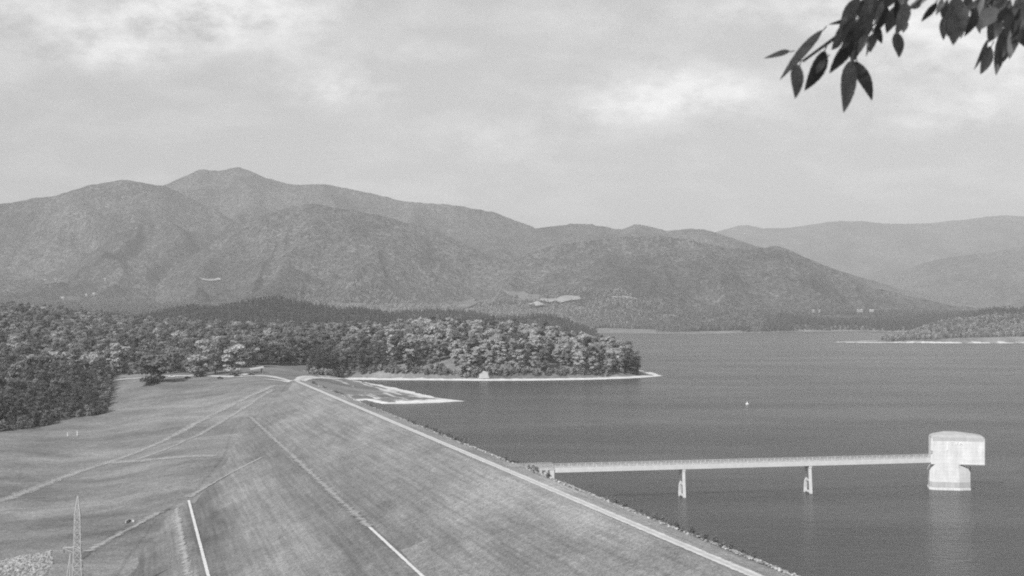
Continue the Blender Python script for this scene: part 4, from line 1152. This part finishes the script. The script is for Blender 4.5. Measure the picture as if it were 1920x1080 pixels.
# far houses
def house(px, py, w, d, h, rz, label, lo=3000, roofm='white', wallm='white', name='house'):
    x, y, z = hit(px, py, lo, 9000, 2500, dam=True)
    if px < 400: w, d, h, wallm, roofm = w * .62, d * .62, h * .55, 'wood', 'roof'
    else: w, d, h, wallm, roofm = w * .8, d * .7, h * .55, 'wood', 'roof'
    t = empty(name, (x, y, z + 1.5), rz); tag(t, label, 'house', 'far houses in the valley')
    mb = MB(); mb.box((0, 0, h / 2 - 2), (w, d, h + 4)); mb.build('wall', M[wallm], t)
    mb = MB(); mb.prism([[(-w / 2 - .5, -d / 2 - .5, h), (-w / 2 - .5, 0, h + d * .3), (-w / 2 - .5, d / 2 + .5, h)], [(w / 2 + .5, -d / 2 - .5, h), (w / 2 + .5, 0, h + d * .3), (w / 2 + .5, d / 2 + .5, h)]]); mb.build('roof', M[roofm], t)
    for k in (-.25, .25):
        mb = MB(); mb.box((w * k, -d / 2 - .03, h * .55), (w * .1, .1, h * .3)); mb.build('window', M['glass'], t)
    return t
for a in [(1612, 589.5, 26, 12, 8, .05, 'long white lakeside building on the far shore, left half of the pair'), (1634, 590.5, 20, 12, 7, -.15, 'shorter white lakeside building right of the long one on the far shore'),
          (1525, 592, 12, 9, 9, .2, 'small white house above the dark far shore woods, left one of two'), (1536, 593, 10, 9, 8, -.3, 'small white house above the dark far shore woods, right one of two'),
          (197, 526, 16, 12, 14, .2, 'topmost white house of the far hamlet below the left ridge'), (176, 554, 20, 14, 12, -.1, 'broad white house in the lower right of the far hamlet'),
          (117, 561, 24, 13, 8, .1, 'long low white house at the bottom left of the far hamlet'), (104, 527, 14, 10, 12, .3, 'small white house in the upper clearing of the far hamlet'),
          (162, 555, 16, 12, 10, .0, 'pale house next to the broad white one in the far hamlet'), (84, 527, 14, 11, 9, .4, 'leftmost pale house of the far hamlet')]:
    house(*a)

# ------------------------------------------------------------------ overhanging tree at the camera
def leaf_mat():
    m, nt, b = new_mat('broad_leaf')
    oi = N(nt, 'ShaderNodeObjectInfo')
    v = mapr(nt, oi.outputs['Random'], 0, 1, 0.045, 0.24)
    v = math_n(nt, 'MULTIPLY', v, mapr(nt, noise(nt, objco(nt), 60, 4), 0.3, 0.7, 0.7, 1.3))
    set_col(nt, b, v); b.inputs['Roughness'].default_value = 0.5; b.inputs['Specular IOR Level'].default_value = 0.3
    tr = N(nt, 'ShaderNodeBsdfTranslucent'); c = N(nt, 'ShaderNodeCombineColor')
    for i in range(3): nt.links.new(v, c.inputs[i])
    nt.links.new(c.outputs[0], tr.inputs[0])
    mx = N(nt, 'ShaderNodeMixShader'); mx.inputs[0].default_value = 0.3
    nt.links.new(b.outputs[0], mx.inputs[1]); nt.links.new(tr.outputs[0], mx.inputs[2])
    nt.links.new(mx.outputs[0], nt.nodes['Material Output'].inputs['Surface'])
    return m
M['leaf'] = leaf_mat()
TB0 = Vector((2.4, -2.2, H1(2.4, -2.2)))
otree = empty('overhanging_tree', TB0)
tag(otree, 'leafy tree whose long-leaved branch hangs into the upper right corner', 'tree')
def W(px, py, D): return Vector(((px - 960) / F * D, D, zat(py, D))) - TB0
mb = MB(); top = Vector((0.2, 0.3, 7.0))
mb.tube([(0, 0, -0.4), (0.02, 0.05, 1.5), (0.1, 0.1, 3.2), (0.15, 0.2, 5.2), top], [0.30, 0.22, 0.18, 0.12, 0.05], 10); mb.build('trunk', M['bark'], otree, True)
J = W(2050, -330, 2.7)
mb = MB(); mb.tube([(0.1, 0.1, 3.0), (0.0, 1.4, 3.35), W(2250, -420, 2.2), J], [0.07, 0.05, 0.035, 0.022], 8)
for k in range(7):
    a = k * 0.9; z0 = 2.9 + k * 0.55
    mb.tube([(0.1, 0.15, z0), (math.cos(a) * 1.2 - .3, math.sin(a) * 1.2 - .3, z0 + .6), (math.cos(a) * 2.3 - .6, math.sin(a) * 2.3 - .6, z0 + .9)], [0.06, 0.04, 0.015], 6)
mb.build('branch', M['bark'], otree, True)
TW = [[(2050, -330), (1900, -170), (1760, -60), (1680, -10), (1620, 30), (1560, 75), (1505, 115)], [(2050, -330), (1960, -150), (1890, -40), (1850, 10), (1800, 20)], [(2050, -330), (1980, -140), (1920, -30), (1885, 50)], [(1760, -60), (1740, -15), (1700, 20)], [(1960, -150), (1940, -20), (1925, 40)], [(1620, 30), (1606, 75), (1604, 112)]]
for pl in TW:
    n = len(pl); mb = MB()
    mb.tube([W(px, py, 2.7) for px, py in pl], [0.006 * (1 - .75 * i / (n - 1)) + .0012 for i in range(n)], 6)
    mb.build('twig', M['bark'], otree, True)
LV = [(1481, 97, 1431, 108, 10), (1543, 57, 1461, 150, 17), (1500, 122, 1487, 184, 25), (1546, 95, 1509, 171, 27), (1549, 111, 1530, 138, 12), (1576, 69, 1557, 92, 17), (1612, -4, 1576, 58, 22), (1603, 33, 1553, 47, 9),
      (1608, 44, 1586, 78, 24), (1617, 58, 1601, 119, 26), (1597, 70, 1557, 140, 24), (1601, 114, 1577, 211, 26), (1607, 114, 1631, 190, 26), (1641, -8, 1611, 46, 24), (1654, 0, 1617, 54, 20), (1636, 63, 1634, 99, 18),
      (1627, 76, 1623, 107, 6), (1662, 12, 1648, 56, 28), (1644, 47, 1652, 83, 17), (1686, 6, 1666, 64, 26), (1697, 4, 1681, 67, 22), (1683, 60, 1683, 109, 19), (1696, 36, 1692, 62, 13), (1728, 2, 1703, 14, 13),
      (1755, 4, 1729, 42, 13), (1766, -2, 1755, 29, 11), (1777, 0, 1763, 31, 9), (1791, -6, 1785, 33, 23), (1786, 22, 1779, 70, 17), (1806, 8, 1790, 86, 31), (1829, 14, 1808, 70, 17), (1833, 24, 1835, 64, 13),
      (1861, 12, 1841, 58, 29), (1872, 30, 1850, 80, 25), (1853, 74, 1825, 131, 9), (1859, 87, 1835, 139, 20), (1880, 52, 1871, 142, 22), (1899, 46, 1896, 112, 22), (1914, 50, 1927, 94, 22), (1883, -6, 1877, 36, 26),
      (1902, 12, 1888, 72, 24), (1911, 16, 1901, 74, 22), (1927, -8, 1911, 54, 26), (1846, -8, 1838, 30, 22), (1816, -10, 1808, 34, 20), (1941, 36, 1931, 104, 24), (1700, -20, 1690, 20, 22), (1672, -22, 1660, 18, 22),
      (1735, -20, 1722, 12, 18), (1860, -20, 1862, 18, 24), (1790, 6, 1800, 50, 18), (1870, 4, 1858, 40, 22), (1893, 70, 1884, 118, 20), (1905, 80, 1912, 60, 14), (1622, -14, 1640, 24, 20), (1632, 12, 1627, 52, 18)]
for _ in range(16):
    bx, by = random.uniform(1610, 1700), random.uniform(-15, 28); LV.append((bx, by, bx + random.uniform(-22, 4), by + random.uniform(28, 46), random.uniform(9, 16)))
for _ in range(12):
    bx, by = random.uniform(1575, 1640), random.uniform(20, 80); LV.append((bx, by, bx + random.uniform(-30, -4), by + random.uniform(24, 44), random.uniform(8, 15)))
for _ in range(22):
    bx, by = random.uniform(1775, 1920), random.uniform(-12, 30); LV.append((bx, by, bx + random.uniform(-18, 4), by + random.uniform(30, 55), random.uniform(9, 18)))
for bx, by, ex, ey, w in LV:
    D = 2.7 + random.uniform(-.22, .22)
    A, B = W(bx, by, D), W(ex, ey, D + random.uniform(-.03, .03))
    ln = (B - A).length; d = (B - A) / ln
    vw = Vector((0, 1, 0)); side = d.cross(vw).normalized()
    tilt = random.uniform(-.5, .5)
    side = (side * math.cos(tilt) + vw * math.sin(tilt)).normalized(); nrm = d.cross(side).normalized()
    hw = w / F * D / 2 / max(.75, math.cos(tilt)) * 1.06
    n = 18; vs, fs = [], []
    bend = random.uniform(-.10, .10) * ln; curl = random.uniform(.1, .35)
    for i in range(n + 1):
        f = i / n; prof = (math.sin(math.pi * f ** 0.8) ** 0.8) * (1 - .25 * f) * 1.12
        if i == 0: prof = 0.05
        if i == n: prof = 0.0
        c = A + d * (ln * f) + nrm * (bend * math.sin(math.pi * f)) + side * (hw * .3 * math.sin(3 * f + bx))
        for q in (-1, -.5, 0, .5, 1):
            vs.append(c + side * (hw * prof * q * (1 + .03 * math.sin(7 * f * 6 + q))) + nrm * (hw * prof * abs(q) * curl))
    for i in range(n):
        for k in range(4): fs.append((i * 5 + k, i * 5 + k + 1, i * 5 + k + 6, i * 5 + k + 5))
    mb = MB(); mb.add(vs, fs)
    # stalk
    mb.bar(A - d * .012, A + d * (ln * .08), .0013, .001, 5)
    mb.build('leaf', M['leaf'], otree, True)
# crown overhead (above and behind the camera, it shades the hanging branch)
r = np.random.default_rng(5)
n = 5200
q = r.normal(size=(n, 3)); q /= np.linalg.norm(q, axis=1)[:, None]
cP = np.array([-3.0, 1.6, 6.5]) + q * (r.uniform(.2, 1, (n, 1)) ** .4) * np.array([4.4, 3.4, 2.2])
wz = cP[:, 2] + TB0.z; wy = cP[:, 1] + TB0.y
keep = wz > CZ + 0.9 + np.maximum(wy, 0) * 0.30
cP = cP[keep]; Nn = r.normal(size=cP.shape); Nn /= np.linalg.norm(Nn, axis=1)[:, None]
h = r.normal(size=cP.shape); e1 = np.cross(Nn, h); e1 /= np.linalg.norm(e1, axis=1)[:, None]; e2 = np.cross(Nn, e1)
V = np.stack([cP + e1 * .16, cP + e2 * .07, cP - e1 * .16, cP - e2 * .07], 1).reshape(-1, 3)
me = bpy.data.meshes.new('crown'); me.from_pydata(V.tolist(), [], np.arange(len(V)).reshape(-1, 4).tolist())
o = link_mesh('crown', me, M['leaf'], otree); o['kind'] = 'stuff'

# ------------------------------------------------------------------ air
def haze():
    m = bpy.data.materials.new('haze_air'); m.use_nodes = True; nt = m.node_tree; nt.nodes.clear()
    out = N(nt, 'ShaderNodeOutputMaterial'); v = N(nt, 'ShaderNodeVolumePrincipled')
    v.inputs['Color'].default_value = grey(0.97); v.inputs['Density'].default_value = HAZE
    v.inputs['Density Attribute'].default_value = ''
    v.inputs['Anisotropy'].default_value = 0.0
    nt.links.new(v.outputs[0], out.inputs['Volume'])
    try: m.cycles.homogeneous_volume = True
    except Exception: pass
    mb = MB(); mb.box((0, 0, (1420 - 75) / 2), (46000, 46000, 1420 + 75))
    o = mb.build('haze', m); tag(o, 'thin summer haze filling the valley air', 'haze', None, 'stuff')
HAZE = 7.2e-5
print('lowest', GZ.min(), 'highest', max(float(R.pz.max()) for R in MTS.values()))
haze()

# ------------------------------------------------------------------ sky, sun, camera
SUN_EL, SUN_AZ = 39.0, -141.0     # azimuth from +Y towards +X
wd = bpy.data.worlds.new('World'); SC.world = wd; wd.use_nodes = True
nt = wd.node_tree; nt.nodes.clear()
out = N(nt, 'ShaderNodeOutputWorld'); bg = N(nt, 'ShaderNodeBackground')
sky = N(nt, 'ShaderNodeTexSky'); sky.sky_type = 'NISHITA'; sky.sun_disc = False
sky.sun_elevation = rad(SUN_EL); sky.sun_rotation = rad(SUN_AZ)
sky.air_density = 1.0; sky.dust_density = 2.0
bw_ = N(nt, 'ShaderNodeRGBToBW'); nt.links.new(sky.outputs[0], bw_.inputs[0])
tc = N(nt, 'ShaderNodeTexCoord').outputs['Generated']
sx = N(nt, 'ShaderNodeSeparateXYZ'); nt.links.new(tc, sx.inputs[0])
den = math_n(nt, 'ADD', math_n(nt, 'MAXIMUM', sx.outputs[2], 0.0), 0.22)
cv = N(nt, 'ShaderNodeCombineXYZ')
nt.links.new(math_n(nt, 'DIVIDE', sx.outputs[0], den), cv.inputs[0]); nt.links.new(math_n(nt, 'DIVIDE', sx.outputs[1], den), cv.inputs[1])
c1n = noise(nt, cv.outputs[0], 4.2, 9, 0.6)
c2n = noise(nt, cv.outputs[0], 1.1, 4, 0.5)
cl_ = mapr(nt, math_n(nt, 'ADD', math_n(nt, 'MULTIPLY', c1n, 0.75), math_n(nt, 'MULTIPLY', c2n, 0.45)), 0.58, 0.84, 0.0, 1.0)
skyv = math_n(nt, 'ADD', math_n(nt, 'MULTIPLY', bw_.outputs[0], 0.5), 3.1)
azs = math_n(nt, 'ARCTAN2', sx.outputs[0], sx.outputs[1]); els = math_n(nt, 'ARCSINE', sx.outputs[2])
wv = N(nt, 'ShaderNodeCombineXYZ'); nt.links.new(azs, wv.inputs[0]); nt.links.new(math_n(nt, 'MULTIPLY', els, 1.7), wv.inputs[1])
nA = noise(nt, wv.outputs[0], 16.0, 9, 0.58)
nB = noise(nt, wv.outputs[0], 60.0, 6, 0.6)
puff = None
for px, py, wx, wy, am in [(300, 45, 110, 40, 1.0), (470, 20, 120, 34, 1.0), (190, 108, 70, 22, .5), (130, 75, 60, 30, .35), (620, 165, 80, 30, .75), (760, 95, 170, 16, .35), (850, 245, 90, 30, .3), (1240, 170, 95, 36, .95), (1370, 180, 60, 24, .6), (1160, 205, 90, 20, .4), (1000, 270, 110, 30, .28),
                           (1840, 205, 55, 24, .6), (1740, 90, 130, 60, .8), (1580, 10, 120, 30, .5), (1680, 235, 110, 20, .35), (40, 20, 80, 30, .5), (1230, 30, 180, 25, .35), (2150, 120, 150, 60, .8), (-250, 100, 150, 60, .8)]:
    a0 = math.atan((px - 960) / F); e0 = math.atan((HOR - py) / F * math.cos(a0))
    dx = math_n(nt, 'DIVIDE', math_n(nt, 'SUBTRACT', azs, a0), wx * 1.35 / F); dy = math_n(nt, 'DIVIDE', math_n(nt, 'SUBTRACT', els, e0), wy * 1.3 / F)
    r2 = math_n(nt, 'ADD', math_n(nt, 'MULTIPLY', dx, dx), math_n(nt, 'MULTIPLY', dy, dy))
    g_ = math_n(nt, 'MULTIPLY', math_n(nt, 'EXPONENT', math_n(nt, 'MULTIPLY', r2, -0.8)), am)
    puff = g_ if puff is None else math_n(nt, 'ADD', puff, g_)
dens = math_n(nt, 'MULTIPLY', puff, mapr(nt, math_n(nt, 'ADD', math_n(nt, 'MULTIPLY', nA, 0.75), math_n(nt, 'MULTIPLY', nB, 0.25)), 0.36, 0.62, 0.05, 1.25))
pf = mapr(nt, dens, 0.08, 1.0, 0.0, 1.0)
val = math_n(nt, 'ADD', skyv, math_n(nt, 'MULTIPLY', cl_, 1.5))
val = math_n(nt, 'ADD', val, math_n(nt, 'MULTIPLY', pf, 3.4))
val = math_n(nt, 'MULTIPLY', val, mapr(nt, azs, -0.42, -0.1, 0.88, 1.0))
cc = N(nt, 'ShaderNodeCombineColor')
for i in range(3): nt.links.new(val, cc.inputs[i])
nt.links.new(cc.outputs[0], bg.inputs['Color']); bg.inputs['Strength'].default_value = 0.10
nt.links.new(bg.outputs[0], out.inputs['Surface'])

sl = bpy.data.lights.new('sun', 'SUN'); sl.energy = 3.6; sl.angle = rad(0.53); sl.color = (1, 1, 1)
so = bpy.data.objects.new('sun', sl); COL.objects.link(so)
L = Vector((math.sin(rad(SUN_AZ)) * math.cos(rad(SUN_EL)), math.cos(rad(SUN_AZ)) * math.cos(rad(SUN_EL)), math.sin(rad(SUN_EL))))
so.rotation_euler = L.to_track_quat('Z', 'Y').to_euler(); so.location = (0, 0, 300)

cd_ = bpy.data.cameras.new('camera'); cam = bpy.data.objects.new('camera', cd_); COL.objects.link(cam)
cd_.sensor_width = 36.0; cd_.lens = 36.0 * F / 1920.0
cd_.clip_start = 0.1; cd_.clip_end = 60000
cam.location = (0, 0, CZ); cam.rotation_euler = (rad(90), 0, 0)
cd_.shift_y = (HOR - 540) / 1920.0
cd_.dof.use_dof = True; cd_.dof.focus_distance = 300; cd_.dof.aperture_fstop = 9
SC.camera = cam

SC.render.engine = 'CYCLES'
SC.cycles.use_denoising = False
SC.cycles.filter_width = 1.95
SC.cycles.volume_bounces = 0
SC.cycles.max_bounces = 6; SC.cycles.diffuse_bounces = 3; SC.cycles.transmission_bounces = 4; SC.cycles.transparent_max_bounces = 8
vs_ = SC.view_settings
SC.display_settings.display_device = 'sRGB'
vs_.view_transform = 'Standard'; vs_.look = 'None'; vs_.exposure = 0.35; vs_.gamma = 1.0; vs_.use_curve_mapping = False
